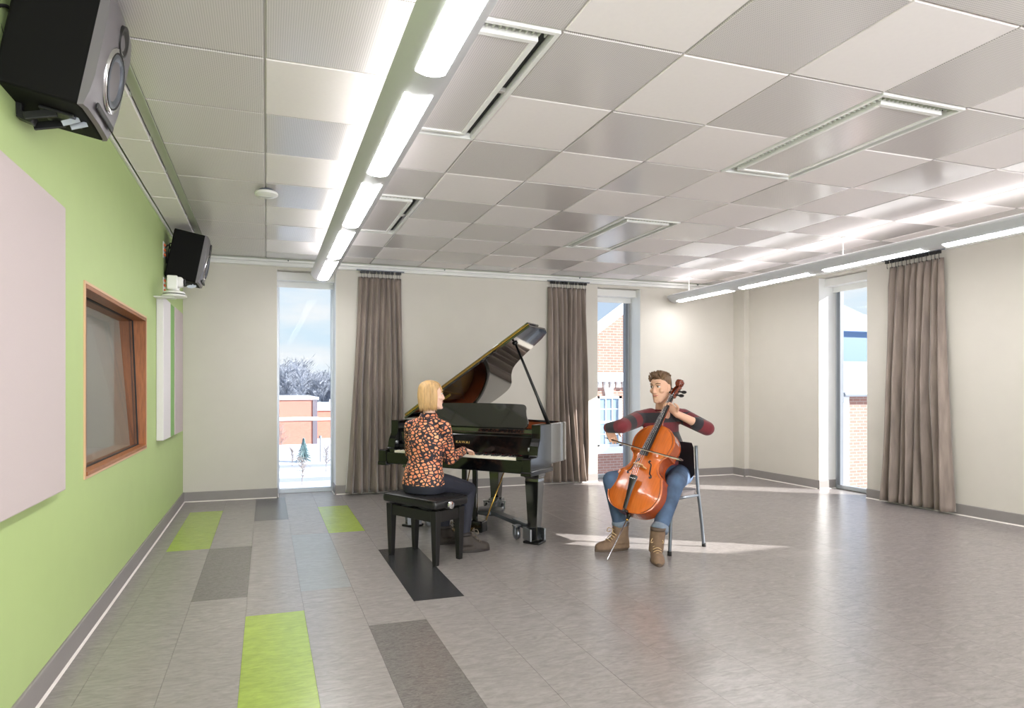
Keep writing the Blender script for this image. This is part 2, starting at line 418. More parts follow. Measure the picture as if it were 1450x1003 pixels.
for j in range(J0, J1+1):
    MB().box(gx(-4)+.004, XR-.06, gy(j)-.012, gy(j)+.012, ZC+.010, ZC+.03).build('ceiling_bar', M['tbar'], ceiling)
    MB().box(XL+.02, gx(-4)-.060, gy(j)-.010, gy(j)+.010, ZC+.008, ZC+.03).build('ceiling_bar', M['slot'], ceiling)
# recessed slot along the left column of panels
mb = MB().box(gx(-4)-.060, gx(-4)+.006, YF, YB-.05, ZC+.020, ZC+.034); mb.box(gx(-4)-.004, gx(-4)+.004, YF, YB-.05, ZC-.002, ZC+.03)
mb.build('ceiling_slot', M['slot'], ceiling)

# ------------------------------------------------------------------ windows
BH_ = .114
def wall_window(n, p, u, nin, wid, mull):
    """p: opening corner on the inner wall plane, u: along the wall, nin: outwards; mull: which edge carries the wide operable frame"""
    root = empty('window_%d' % n, p, kind='structure')
    p = V3(p); u = V3(u); n_ = V3(nin); z = V3((0, 0, 1))
    def bx(a0, a1, d0, d1, z0, z1, mb): 
        c = p*0+u*((a0+a1)/2)+n_*((d0+d1)/2)+z*((z0+z1)/2); mb.obox(c, u, n_, z, abs(a1-a0)/2, abs(d1-d0)/2, abs(z1-z0)/2)
    d0, d1 = DEP-.02, DEP+.05; f = .035
    mb = MB(); bx(0, f, d0, d1, .0, 2.70, mb); bx(wid-f, wid, d0, d1, 0, 2.70, mb); bx(f, wid-f, d0, d1, 0, .05, mb); bx(f, wid-f, d0, d1, 2.62, 2.70, mb)
    mb.build('window_frame', M['alu'], root, bevel=.003)
    m2 = MB()
    if mull:
        a0, a1 = (wid-f-.045, wid-f) if mull > 0 else (f, f+.045)
        bx(a0, a1, d0-.012, d1-.02, .05, 2.62, m2); m2.build('mullion', M['alu_dark'], root, bevel=.003)
        g0, g1 = (f, wid-f-.045) if mull > 0 else (f+.045, wid-f)
    else: g0, g1 = f, wid-f
    m3 = MB(); bx(g0, g1, DEP+.02, DEP+.026, .05, 2.62, m3); m3.build('pane', M['glass'], root)
    for a0_, a1_ in ((0.0005, .006), (wid-.006, wid-.0005)):
        ml = MB(); bx(a0_, a1_, .004, DEP-.02, BH_ if True else 0, 2.7095, ml); ml.build('reveal_liner', M['white'], root)
    m4 = MB(); bx(.006, wid-.006, .10, DEP-.025, 2.605, 2.705, m4); bx(.004, wid-.004, .085, .10, 2.60, 2.615, m4)
    m4.build('shade_box', M['white'], root, bevel=.006)
    m5 = MB(); bx(.01, wid-.01, DEP-.07, DEP-.055, 2.55, 2.606, m5); bx(.01, wid-.01, DEP-.075, DEP-.05, 2.535, 2.552, m5); m5.build('roller_shade', M['white'], root, bevel=.002)
    return root
wall_window(1, (W1[0], YB, 0), (1, 0, 0), (0, 1, 0), W1[1]-W1[0], 0)
wall_window(2, (W2[0], YB, 0), (1, 0, 0), (0, 1, 0), W2[1]-W2[0], 1)
wall_window(3, (XR, W3[0], 0), (0, 1, 0), (1, 0, 0), W3[1]-W3[0], 1)
wall_window(4, (XR, W4[0], 0), (0, 1, 0), (1, 0, 0), W4[1]-W4[0], 1)
wall_window(5, (XR, W5[0], 0), (0, 1, 0), (1, 0, 0), W5[1]-W5[0], 1)

for n_, (a, b) in enumerate(FW):  # added rear windows, out of view
    r_ = empty('window_%d' % (7+n_), (a, YF, .1), kind='structure'); mb = MB(); W_ = b-a
    for x0_, x1_ in ((0, .05), (W_/2-.025, W_/2+.025), (W_-.05, W_)): mb.box(x0_, x1_, -.30, -.24, 0, 2.6)
    mb.box(0, W_, -.30, -.24, 0, .05); mb.box(0, W_, -.30, -.24, 2.55, 2.6); mb.build('window_frame', M['alu'], r_)
    MB().box(.05, W_-.05, -.275, -.269, .05, 2.55).build('pane', M['glass'], r_)
# control room window: deep wood reveal, tilted pane
M['wood'] = mat('reveal_wood', (150, 92, 50), 0.4, noise=0.22, nscale=9, nstretch=(14, 14, 1.2))
M['woodh'] = mat('reveal_wood_flat', (156, 98, 56), 0.4, noise=0.22, nscale=9, nstretch=(14, 1.2, 14))
M['croom'] = mat('control_room_paint', (176, 173, 170), 0.7)
y0, y1, z0, z1 = CW
root = empty('window_6', (XL, y0, z0), kind='structure')
def cchild(mb, name, m, **k): return world_child(mb.build(name, m, **k), root)
t = .022; dx = .215
cchild(MB().box(XL-dx, XL+.006, y1-t, y1, z0, z1), 'jamb', M['wood'], bevel=.002)
cchild(MB().box(XL-dx, XL+.006, y0, y0+t, z0, z1), 'jamb', M['wood'], bevel=.002)
cchild(MB().box(XL-dx, XL+.006, y0+t, y1-t, z1-t, z1), 'head', M['woodh'], bevel=.002)
cchild(MB().box(XL-dx, XL+.012, y0+t, y1-t, z0, z0+t), 'sill', M['woodh'], bevel=.002)
mb = MB()
for (a, b, c, d) in ((y0-.012, y1+.012, z1, z1+.014), (y0-.012, y1+.012, z0-.014, z0), (y0-.012, y0, z0, z1), (y1, y1+.012, z0, z1)): mb.box(XL-.002, XL+.008, a, b, c, d)
cchild(mb, 'casing', mat('pale_wood_edge', (214, 176, 140), .45))
xb, xt = XL-.050, XL-.088                   # pane leans back towards its head
cchild(MB().prism([(xb, z0+t), (xb-.010, z0+t), (xt-.010, z1-t), (xt, z1-t)], (0, y0+t, 0), (1, 0, 0), (0, 0, 1), (0, y1-y0-2*t, 0)), 'pane', M['cglass'])
xb2, xt2 = XL-.072, XL-.185                 # second pane, tilted further
cchild(MB().prism([(xb2, z0+t), (xb2-.010, z0+t), (xt2-.010, z1-t), (xt2, z1-t)], (0, y0+t, 0), (1, 0, 0), (0, 0, 1), (0, y1-y0-2*t, 0)), 'pane', M['cglass'])
cchild(MB().box(XL-.40, XL-dx+.004, y0-.3, y0+.004, 0, 2.4).box(XL-.40, XL-dx+.004, y1-.004, y1+.3, 0, 2.4).box(XL-.40, XL-dx+.004, y0, y1, 0, z0+.004).box(XL-.40, XL-dx+.004, y0, y1, z1-.004, 2.4), 'back_reveal', M['croom'])
mb = MB()
for yy in (y0+t, y1-t-.006):
    for off in (.006, -.016): mb.prism([(xb+off, z0+t), (xb+off-.010, z0+t), (xt+off-.010, z1-t), (xt+off, z1-t)], (0, yy, 0), (1, 0, 0), (0, 0, 1), (0, .006, 0))
mb.box(xb-.018, xb+.006, y0+t, y1-t, z0+t, z0+t+.005); mb.box(xt-.018, xt+.006, y0+t, y1-t, z1-t-.005, z1-t)
cchild(mb, 'glazing_bead', M['dark'])
mb = MB().box(-3.4, XL-.36, 2.6, 6.6, -.05, 0); mb.box(-3.45, -3.4, 2.6, 6.6, 0, 2.6); mb.box(-3.4, XL-.36, 2.55, 2.6, 0, 2.6); mb.box(-3.4, XL-.36, 6.6, 6.65, 0, 2.6); mb.box(-3.4, XL-.36, 2.6, 6.6, 2.6, 2.65)
mb.box(-3.4, -2.6, 2.6, 3.0, 0, 2.6)
cchild(mb, 'control_room_shell', M['croom'])
cl = bpy.data.lights.new('control_room_fill', 'AREA'); clo = bpy.data.objects.new('control_room_fill', cl); COL.objects.link(clo)  # unseen area light added to brighten the room behind the glass
clo.location = (-2.2, 4.4, 2.58); cl.size = .6; cl.energy = CROOM
# ------------------------------------------------------------------ pendant lights
M['lum'] = mat('luminaire_grey', (206, 209, 212), 0.35)
M['lens'] = mat('lit_lens', (255, 255, 255), 0.5, emit=(1.0, 0.985, 0.985), estr=LENS)
M['uplens'] = mat('lit_upper_lens', (255, 255, 255), 0.5, emit=(1.0, 0.98, 0.98), estr=UPL)
LZ = 2.516
def pendant(x, yend, nseg, label):
    root = empty('pendant_light', (x, yend, LZ), label=label, cat='lamp', group='linear pendant lights')
    Ltot = nseg*1.2+.04; hw = .130
    arc = [(hw*s, .080*(abs(s)**2.2)) for s in [i/10-1 for i in range(21)]]
    prof = arc+[(hw-.004, .096), (hw-.03, .112), (-hw+.03, .112), (-hw+.004, .096)]
    mb = MB(); rings = []
    for yy, k, dz in ((0, .72, .03), (-.012, .90, .012), (-.05, 1, 0), (-Ltot, 1, 0)):
        rings.append([(px*k, yy, dz+pz*(1-dz/.112)) for px, pz in prof])
    mb.loft(rings); mb.build('housing', M['lum'], root, smooth='auto')
    la = [(.060*s, .080*((abs(s)*.060/hw)**2.2)-.0025) for s in [i/8-1 for i in range(17)]]
    lprof = la+[(.060, .022), (-.060, .022)]
    me = MB().loft([[(px, yy, pz) for px, pz in lprof] for yy in (0, -1.013)]).mesh('lens'); me.materials.append(M['lens'])
    up = MB().box(-.085, .085, -1.15, 0, .113, .116).mesh('upper_lens'); up.materials.append(M['uplens'])
    for k in range(nseg):
        o = bpy.data.objects.new('lens', me); COL.objects.link(o); o.parent = root; o.location = (0, -.16-1.2*k, 0)
        o = bpy.data.objects.new('upper_lens', up); COL.objects.link(o); o.parent = root; o.location = (0, -.12-1.2*k, 0)
    for k in range(0, nseg, 2):
        yy = -.35-1.2*k
        MB().tube([(0, yy, .112), (0, yy, ZC-LZ-.002)], .005, 8).build('rod', M['whitemetal'], root, True)
        MB().lathe([(.0, 0), (.03, 0), (.03, .006), (.012, .02), (.006, .02)], (0, yy, ZC-LZ-.001), (0, 0, -1)).build('rod_canopy', M['whitemetal'], root, True)
    return root
pendant(0.609, 7.30, 8, 'long grey linear pendant light over the green wall side, above piano player')
pendant(LX2, 7.59, 8, 'long grey linear pendant light near the right wall, above the cellist')

# ------------------------------------------------------------------ air diffusers, sensor
def diffuser(i, j, n, label):
    x0, x1, y0, y1 = gx(i)+.006, gx(i+1)-.006, gy(j)+.006, gy(j+n)-.006
    root = empty('air_diffuser', ((x0+x1)/2, (y0+y1)/2, ZC), label=label, cat='air diffuser', group='slotted ceiling air diffusers')
    hx, hy = (x1-x0)/2, (y1-y0)/2; f = .022; s = .052
    mb = MB(); ring = lambda a, b, z: [(-a, -b, z), (a, -b, z), (a, b, z), (-a, b, z)]
    def frame(mb, a, b, w_, zb, zt):
        mb.box(-a, a, -b, -b+w_, zb, zt); mb.box(-a, a, b-w_, b, zb, zt); mb.box(-a, -a+w_, -b+w_, b-w_, zb, zt); mb.box(a-w_, a, -b+w_, b-w_, zb, zt)
    frame(mb, hx, hy, f, -.008, .03); mb.build('outer_frame', M['whitemetal'], root, bevel=.002)
    m2 = MB(); frame(m2, hx-f-s, hy-f-s, .028, -.014, .03); m2.build('inner_frame', M['whitemetal'], root, bevel=.003)
    MB().box(-hx+f+s+.026, hx-f-s-.026, -hy+f+s+.026, hy-f-s-.026, -.006, .02).build('diffuser_panel', M['perf'], root)
    MB().box(-hx+f, hx-f, -hy+f, hy-f, .031, .035).build('slot_back', M['dark'], root)
    m3 = MB(); k = int((2*hy-2*f)/.03)
    for q in range(k):
        yy = -hy+f+(q+.5)*.03
        m3.box(-hx+f+.012, -hx+f+s-.012, yy-.003, yy+.003, .0, .03)
    k = int((2*hx-2*f)/.03)
    for q in range(k):
        xx = -hx+f+(q+.5)*.03; m3.box(xx-.003, xx+.003, -hy+f+.012, -hy+f+s-.012, .0, .03)
    q_ = m3.build('slot_fins', M['slot'], root); q_['kind'] = 'stuff'
    return root
diffuser(2, -1, 2, 'large slotted air diffuser nearest the camera, right side of the ceiling')
diffuser(2, 3, 2, 'slotted air diffuser in the ceiling above the cellist')
diffuser(-2, -1, 2, 'large slotted air diffuser beside the left pendant light, nearest camera')
diffuser(-2, 3, 2, 'slotted air diffuser beside far end of the left pendant light')
root = empty('ceiling_sensor', (0.0, 5.0, ZC), label='round white sensor with a flat dome hanging from the ceiling', cat='sensor')
MB().lathe([(.0, .0), (.05, .0), (.05, .022), (0, .022)], (0, 0, 0), (0, 0, -1)).build('mount', M['alu_dark'], root, True)
MB().lathe([(.0, .022), (.082, .022), (.088, .030), (.086, .042), (.066, .054), (.03, .060), (.0, .061)], (0, 0, 0), (0, 0, -1), 32).build('dome', M['whitemetal'], root, smooth='auto')
MB().prism([(-.05, -.02), (.05, -.02), (.0, .05)], (0, -.01, -.0585), (1, 0, 0), (0, 1, 0), (0, 0, -.004)).build('badge', mat('pale_badge', (214, 214, 212), .4), root)

# ------------------------------------------------------------------ acoustic panels on the green wall
M['felt_pink'] = mat('pale_pinkish_fabric', (196, 184, 183), 0.95, noise=.03, nscale=300, bump=.15)
M['felt_white'] = mat('pale_fabric', (226, 222, 224), 0.95, noise=.03, nscale=300, bump=.15)
M['felt_green'] = mat('green_fabric', (138, 180, 112), 0.95, noise=.03, nscale=300, bump=.15)
def apanel(y0, y1, z0, z1, t, m, label, g=None):
    o = MB().box(0, t, -(y1-y0)/2, (y1-y0)/2, -(z1-z0)/2, (z1-z0)/2).build('acoustic_panel', m, None, bevel=.006)
    o.location = (XL+.001, (y0+y1)/2, (z0+z1)/2); tag(o, label, 'acoustic panel', 'fabric acoustic panels')
apanel(1.95, 3.17, .845, 2.105, .05, M['felt_pink'], 'pinkish grey fabric wall panel left of the control window')
apanel(5.87, 6.288, .845, 2.09, .058, M['felt_white'], 'pale fabric wall panel with shaded side edge, right of the control window')
apanel(6.292, 6.588, .845, 2.09, .050, M['felt_green'], 'narrow green fabric wall panel between two pale ones')
apanel(6.592, 7.17, .845, 2.09, .058, M['felt_pink'], 'pinkish fabric wall panel nearest the back corner')

# ------------------------------------------------------------------ loudspeakers on brackets
M['blackbox'] = mat('black_cabinet', (6, 5, 5), 0.7, spec=.2, noise=.1, nscale=200)
M['baffle'] = mat('grey_baffle', (118, 114, 118), 0.35, metal=.2)
M['chrome'] = mat('chrome', (225, 225, 228), 0.12, metal=1.0)
M['cone'] = mat('speaker_cone', (92, 98, 108), 0.3, metal=.5)
M['black'] = mat('black_plastic', (20, 20, 21), 0.4)
M['rubber'] = mat('rubber', (28, 27, 28), 0.7)
def speaker(yc, label, dx=0, dz=0):
    W, H, Dp = .36, .455, .31
    root = empty('loudspeaker', (-.55+dx, yc, 2.50+dz), label=label, cat='loudspeaker', group='wall mounted studio loudspeakers')
    root.rotation_euler = (0, math.radians(11), 0)
    # local: +x front
    MB().box(-Dp, -.03, -W/2, W/2, -H/2, H/2).build('cabinet', M['blackbox'], root, bevel=.012, seg=3)
    prof = [(-.03, -H/2+.0), (-.012, -H/2+.006), (0.0, -H/2+.06), (.006, -H/2+.12), (.006, H/2-.10), (-.002, H/2-.04), (-.014, H/2-.004), (-.03, H/2)]
    mb = MB().loft([[(px+dx, yy, pz*k) for px, pz in prof] for yy, k, dx in ((-W/2, 1, -.010), (-W/2+.03, 1, 0), (0, 1, .004), (W/2-.03, 1, 0), (W/2, 1, -.010))])
    mb.build('baffle', M['baffle'], root, smooth='auto')
    wz = -H/2+.19
    MB().lathe([(.085, .010), (.122, .012), (.126, .006), (.126, .0)], (.002, 0, wz), (1, 0, 0), 40, cap=False).build('woofer_ring', M['chrome'], root, True)
    MB().lathe([(.0, .006), (.022, .002), (.030, -.006), (.060, .004), (.082, .012), (.092, .018), (.102, .012)], (.0, 0, wz), (1, 0, 0), 40, cap=False).build('woofer_cone', M['cone'], root, True)
    MB().lathe([(.100, .012), (.106, .017), (.110, .010)], (.0, 0, wz), (1, 0, 0), 40, cap=False).build('woofer_surround', M['rubber'], root, True)
    MB().lathe([(.0, .008), (.012, .006), (.014, .002), (.05, .012), (.058, .013), (.06, .0)], (.002, 0, H/2-.10), (1, 0, 0), 32, cap=False).build('tweeter', M['black'], root, True)
    MB().box(.001, .010, -.12, .12, -H/2+.025, -H/2+.05).build('bass_port', M['black'], root, bevel=.006)
    # bracket, folded plates and an arm to the wall
    mb = MB(); mb.box(-.20, -.08, -.06, .06, -H/2-.012, -H/2); mb.bar((-.14, -.05, -H/2-.01), (-.24, -.05, -H/2-.055), .012, .03); mb.bar((-.14, .05, -H/2-.01), (-.24, .05, -H/2-.055), .012, .03)
    mb.bar((-.22, 0, -H/2-.05), (-.275, 0, -H/2-.04), .04, .03); mb.box(-.325, -.30, -.03, .03, -.14, .06); mb.bar((-.305, 0, -.12), (-.27, 0, -H/2-.045), .03, .02)
    mb.build('bracket', M['black'], root, bevel=.003)
    mb = MB(); mb.bar((-.07, -.03, -H/2-.004), (-.12, -.035, -H/2-.04), .004, .02); mb.bar((-.05, .0, -H/2-.004), (-.10, -.005, -H/2-.036), .004, .02)
    mb.build('bracket_bolt', M['alu'], root)
    c = MB()
    c.tube(spline([(-Dp-.002, -.06, .02), (-.335, -.10, .07), (-.345, -.15, .05), (-.350, -.16, .03)], 8), .006, 8)
    c.tube(spline([(-Dp-.002, -.02, -.05), (-.33, -.06, -.09), (-.335, -.13, -.03), (-.350, -.16, .02)], 8), .006, 8)
    c.tube(spline([(-Dp-.002, .0, .05), (-.33, .0, .10), (-.34, -.06, .08), (-.32, -.05, -.14), (-.30, -.02, -.26)], 8), .005, 8)
    c.build('cable', M['rubber'], root, True)
    return root
speaker(2.75, 'large black studio loudspeaker high on green wall, nearest camera, top left corner', -.025, .05)
speaker(6.44, 'black studio loudspeaker on bracket above the white camera, near back corner')
M['orange'] = mat('orange_jack', (214, 110, 62), .5)
for z, l in ((2.572, 'white wall plate with orange jacks beside far loudspeaker'), (2.245, 'white wall plate with orange jacks behind the white camera')):
    r = empty('wall_plate', (XL, 6.27, z), label=l, cat='wall plate', group='jack plates on the green wall')
    MB().box(.0005, .007, -.04, .04, -.075, .075).build('plate', M['whitemetal'], r, bevel=.003)
    for k in range(3):
        for s in (-1, 1): MB().lathe([(0, 0), (.011, 0), (.011, .012), (.007, .014), (.0, .012)], (.006, s*.018, .045-.045*k), (1, 0, 0), 12).build('jack', M['orange'], r, True)
# camera on a wall shelf
root = empty('conference_camera', (-.768, 5.78, 2.075), label='white pan and tilt camera on shelf under the far loudspeaker', cat='camera')
MB().box(-.154, .03, -.07, .07, -.012, -.002).build('shelf', M['whitemetal'], root, bevel=.003)
root.scale = (.88, .88, .88)
MB().lathe([(.0, 0), (.112, 0), (.118, .010), (.108, .022)], (.02, 0, .0), (0, 0, 1), 32).build('foot', M['whitemetal'], root, smooth='auto')
MB().lathe([(.108, .022), (.100, .024), (.100, .029), (.094, .031)], (.02, 0, .0), (0, 0, 1), 32).build('dark_band', M['black'], root, True)
MB().lathe([(.103, .031), (.092, .052), (.055, .062), (.045, .08), (0, .08)], (.02, 0, .0), (0, 0, 1), 32).build('base', M['whitemetal'], root, smooth='auto')
for s in (-1, 1): MB().box(-.035, .06, s*.075-.014, s*.075+.014, .066, .20).build('yoke_arm', M['whitemetal'], root, bevel=.012, seg=3)
MB().obox((.03, 0, .145), (1, 0, 0), (0, 1, 0), (0, 0, 1), .075, .058, .05).build('camera_head', M['whitemetal'], root, bevel=.03, seg=4)
MB().lathe([(.0, 0), (.034, 0), (.036, .018), (.028, .022), (.0, .016)], (.098, 0, .145), (1, 0, 0), 24).build('camera_lens', M['black'], root, True)

# ------------------------------------------------------------------ curtains
def velvet():
    m = mat('taupe_velvet', (140, 127, 119), 0.85, sheen=0.7, noise=.24, nscale=16, nstretch=(1.0, 1.0, .16), bump=.1)
    m.node_tree.nodes['Principled BSDF'].inputs['Sheen Roughness'].default_value = .3
    return m
M['velvet'] = velvet()
def curtain(o, u, n, top, bot, nf, seed, label, ncar=12):
    """o: base point on the floor below the rail; u along the wall; n into the room; top/bot: (start,end) along u"""
    rnd = random.Random(seed); u = V3(u); n = V3(n)
    root = empty('curtain', o, label=label, cat='curtain', group='taupe velvet curtains')
    NZ = 48; z0, z1 = .03, 2.665; rings = []; SUB = 14
    def cuts(jit):
        c = [0]
        for k in range(nf): c.append(c[-1]+rnd.uniform(1-jit, 1+jit))
        return [x/c[-1] for x in c]
    ct, cm_, cb = cuts(.25), cuts(.45), cuts(.55)
    am = [(rnd.uniform(.6, 1.0), rnd.uniform(.45, 1.25), rnd.uniform(.6, 1.3)) for _ in range(nf)]
    ba = [(rnd.uniform(-.012, .012), rnd.uniform(-.03, .03), rnd.uniform(-.03, .03)) for _ in range(nf+1)]
    sk = [rnd.uniform(-.35, .35) for _ in range(nf)]
    q3 = lambda v, t: v[0]*(1-t)*(1-2*t)+v[1]*4*t*(1-t)+v[2]*t*(2*t-1)
    for iz in range(NZ+1):
        t = iz/NZ; z = z1+(z0-z1)*t; f = t**1.3
        a0 = top[0]+(bot[0]-top[0])*f; a1 = top[1]+(bot[1]-top[1])*f
        row = []; pinch = .55+.45*min(1, t/.08)
        for k in range(nf):
            b0 = ct[k]+(cm_[k]-ct[k])*min(1, t*2) if t < .5 else cm_[k]+(cb[k]-cm_[k])*(t*2-1)
            b1 = ct[k+1]+(cm_[k+1]-ct[k+1])*min(1, t*2) if t < .5 else cm_[k+1]+(cb[k+1]-cm_[k+1])*(t*2-1)
            for m_ in range(SUB):
                v = m_/SUB; h = math.sin(PI*v)**.85
                A = (.066+.060*f)*q3(am[k], t)*pinch
                base = q3(ba[k], t)*(1-v)+q3(ba[k+1], t)*v
                off = base-.052+A*h*(1+.25*sk[k]*math.cos(PI*v))+.005*math.sin(14*t+k*2.1)*t*h
                xx = b0+(b1-b0)*(v+.16*sk[k]*math.sin(PI*v)+.055*math.sin(2*PI*v))
                row.append(u*(a0+(a1-a0)*xx)+n*max(.012, .075+off)+V3((0, 0, z)))
        row.append(u*a1+n*.04+V3((0, 0, z)))
        rings.append(row)
    mb = MB().loft(rings, cap=False, closed=False)
    fab = mb.build('fabric', M['velvet'], root, True)
    sd = fab.modifiers.new('t', 'SOLIDIFY'); sd.thickness = .005; sd.offset = 0
    me = MB(); pos = []
    for k in range(ncar):
        a = top[0]+(top[1]-top[0])*(k+.3+.4*rnd.random())/ncar; pos.append(a)
    cm = MB().box(-.016, .016, -.012, .012, 0, .034); cm.tube([(0, 0, 0), (0, 0, -.05), (.006, 0, -.06), (.006, 0, -.045)], .0025, 6); cme = cm.mesh('carrier'); cme.materials.append(M['black'])
    for a in pos:
        o2 = bpy.data.objects.new('carrier', cme); COL.objects.link(o2); o2.parent = root
        p = u*a+n*.075; o2.location = (p.x, p.y, 2.706); o2.rotation_euler = (0, 0, math.atan2(u.y, u.x))
    m3 = MB(); p = u*(top[0]-.03)+n*.075; q = u*(top[1]+.03)+n*.075
    m3.bar(p+V3((0, 0, 2.744)), q+V3((0, 0, 2.744)), .024, .012); m3.build('track', M['alu_dark'], root)
    return root
curtain((1.08, YB, 0), (1, 0, 0), (0, -1, 0), (.0, .53), (-.16, .58), 8, 3, 'taupe velvet curtain hanging between the left window and the piano')
curtain((3.60, YB, 0), (1, 0, 0), (0, -1, 0), (.03, .60), (-.02, .61), 8, 11, 'taupe velvet curtain behind piano, left of the middle window')
curtain((XR, 5.30, 0), (0, -1, 0), (-1, 0, 0), (.03, .64), (-.02, .76), 8, 23, 'taupe velvet curtain on the right wall beside the right window', 14)

# ------------------------------------------------------------------ outside, seen through the windows
def brickmat(name, c1, c2, mortar, bw=.22, bh=.075):
    m = mat(name, c1, .85); t = m.node_tree; p = t.nodes['Principled BSDF']
    tc = t.nodes.new('ShaderNodeTexCoord'); sx = t.nodes.new('ShaderNodeSeparateXYZ'); ad = t.nodes.new('ShaderNodeMath'); cb = t.nodes.new('ShaderNodeCombineXYZ')
    t.links.new(tc.outputs['Object'], sx.inputs[0]); t.links.new(sx.outputs[0], ad.inputs[0]); t.links.new(sx.outputs[1], ad.inputs[1])
    t.links.new(ad.outputs[0], cb.inputs[0]); t.links.new(sx.outputs[2], cb.inputs[1])
    b = t.nodes.new('ShaderNodeTexBrick'); b.inputs['Color1'].default_value = (*s2l(c1), 1); b.inputs['Color2'].default_value = (*s2l(c2), 1); b.inputs['Mortar'].default_value = (*s2l(mortar), 1)
    b.inputs['Scale'].default_value = 1; b.inputs['Brick Width'].default_value = bw; b.inputs['Row Height'].default_value = bh; b.inputs['Mortar Size'].default_value = .008
    t.links.new(cb.outputs[0], b.inputs['Vector']); t.links.new(b.outputs[0], p.inputs['Base Color']); return m
M['brick'] = brickmat('red_brick', (166, 126, 113), (154, 114, 102), (178, 160, 152))
M['brick_far'] = brickmat('far_red_brick', (170, 118, 102), (160, 106, 92), (176, 130, 118))
M['snow'] = mat('snow', (216, 221, 232), .7, noise=.12, nscale=.35, bump=.3)
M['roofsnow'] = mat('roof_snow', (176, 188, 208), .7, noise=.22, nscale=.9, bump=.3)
M['trimw'] = mat('white_trim', (240, 240, 240), .5)
M['wglass'] = mat('dark_pane', (128, 152, 172), .1, spec=.8)
M['slate'] = mat('grey_shingle', (150, 158, 166), .8, noise=.2, nscale=8)
GZ = -4.5
tag(MB().box(-300, 400, -300, 700, GZ-1, GZ).build('ground', M['snow']), kind='structure')
def onY(px, py, Y):
    r = (px-PCX)/FPX; dx, dy = r*CY+SY, -r*SY+CY; d = Y/dy
    return V3((dx*d, Y, HCAM-(py-PCY)/FPX*d))
# low flat brick building across the snow
b = empty('school_building', (-3, 70, GZ), label='long low brick building with white band beyond the snowy field', cat='building')
world_child(MB().box(-20, 5.0, 66, 84, GZ, .10).build('brick_wall', M['brick_far']), b)
world_child(MB().box(-20.1, 5.1, 65.85, 66.05, -2.05, -1.7).build('white_band', M['trimw']), b)
world_child(MB().box(-20.2, 5.2, 65.8, 84, .10, .36).build('snowy_coping', M['snow']), b)
world_child(MB().box(5.02, 40, 73, 90, GZ, -1.3).build('brick_wall', M['brick_far']), b)
world_child(MB().box(5.02, 40, 72.85, 73.05, -2.4, -2.1).build('white_band', M['trimw']), b)
world_child(MB().box(5.02, 40.2, 72.8, 90, -1.3, -.7).build('snowy_coping', M['snow']), b)
world_child(MB().box(4.6, 5.06, 65.9, 66.3, GZ, .12).build('corner_post', mat('far_grey', (104, 98, 108), .8)), b)
# far wood of bare trees
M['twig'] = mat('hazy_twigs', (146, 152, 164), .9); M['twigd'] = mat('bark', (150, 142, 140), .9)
rnd = random.Random(4); mb = MB()
def tri(mb, p, q, w_):
    d = (V3(q)-V3(p)); x = d.cross(V3((0, 1, 0))); x = x.normalized()*w_ if x.length > 1e-6 else V3((w_, 0, 0))
    mb.add([V3(p)-x, V3(p)+x, V3(q)], [(0, 1, 2)]); y = V3((0, w_, 0)); mb.add([V3(p)-y, V3(p)+y, V3(q)], [(0, 1, 2)])
def baretree(mb, x, y, z, h, n, w_):
    tri(mb, (x, y, z), (x, y, z+h*.8), w_*2.2)
    for k in range(n):
        t = rnd.uniform(.2, .75); a = rnd.uniform(0, 2*PI); l = h*rnd.uniform(.18, .42)*(1.05-t*.5)
        p = V3((x, y, z+h*t)); q = p+V3((math.cos(a)*l*.75, math.sin(a)*l*.75, l*rnd.uniform(.5, 1.0))); tri(mb, p, q, w_)
        for _ in range(5):
            s = rnd.uniform(.25, .95); pp = p+(q-p)*s; a = rnd.uniform(0, 2*PI); l2 = l*rnd.uniform(.25, .5)
            tri(mb, pp, pp+V3((math.cos(a)*l2*.8, math.sin(a)*l2*.8, l2*rnd.uniform(.2, .9))), w_*.6)
for k in range(170):
    px = rnd.uniform(340, 520); d = rnd.uniform(150, 210); p = at(px, 556, d)
    hh = (15.5 if px < 430 else 11.5)*rnd.uniform(.7, 1.1) * d/190
    baretree(mb, p.x, p.y, GZ, hh, 34, .13)
tag(mb.build('treeline', M['twig']), 'hazy grey line of bare winter trees on the horizon', 'trees', kind='stuff')
M['spruce'] = mat('snowy_spruce', (120, 146, 150), .9, noise=.4, nscale=3)
p = at(430, 655, 48.5); r_ = empty('spruce_tree', (p.x, p.y, GZ), label='small snowy spruce in the field outside the left window', cat='tree')
mb = MB()
for lv in range(9):
    z = .15+lv*.19; R = .82*(1-lv/9.5)
    for k in range(15):
        a = 2*PI*k/15+lv*.4+rnd.uniform(-.1, .1); q = V3((math.cos(a)*R*rnd.uniform(.8, 1.1), math.sin(a)*R*rnd.uniform(.8, 1.1), z-.12)); tri(mb, (0, 0, z+.22), q, .07)
mb.build('needles', M['spruce'], r_); MB().tube([(0, 0, 0), (0, 0, 1.9)], [.06, .01], 8).build('trunk', M['twigd'], r_)
for (px, py, d, h, l) in ((414, 660, 46, 1.7, 'young bushy tree left of the spruce in the snow'), (428, 690, 37, 2.0, 'thin bare sapling below the spruce in the snow'), (462, 668, 43, 2.3, 'thin bare sapling at the right edge of the snowy field'), (398, 640, 55, 3.2, 'bare sapling in front of the low brick building')):
    p = at(px, py, d); mb = MB(); baretree(mb, 0, 0, 0, h, 46, .014)
    o = mb.build('sapling', M['twigd']); o.location = (p.x, p.y, GZ); tag(o, l, 'tree', 'young trees in the snow')
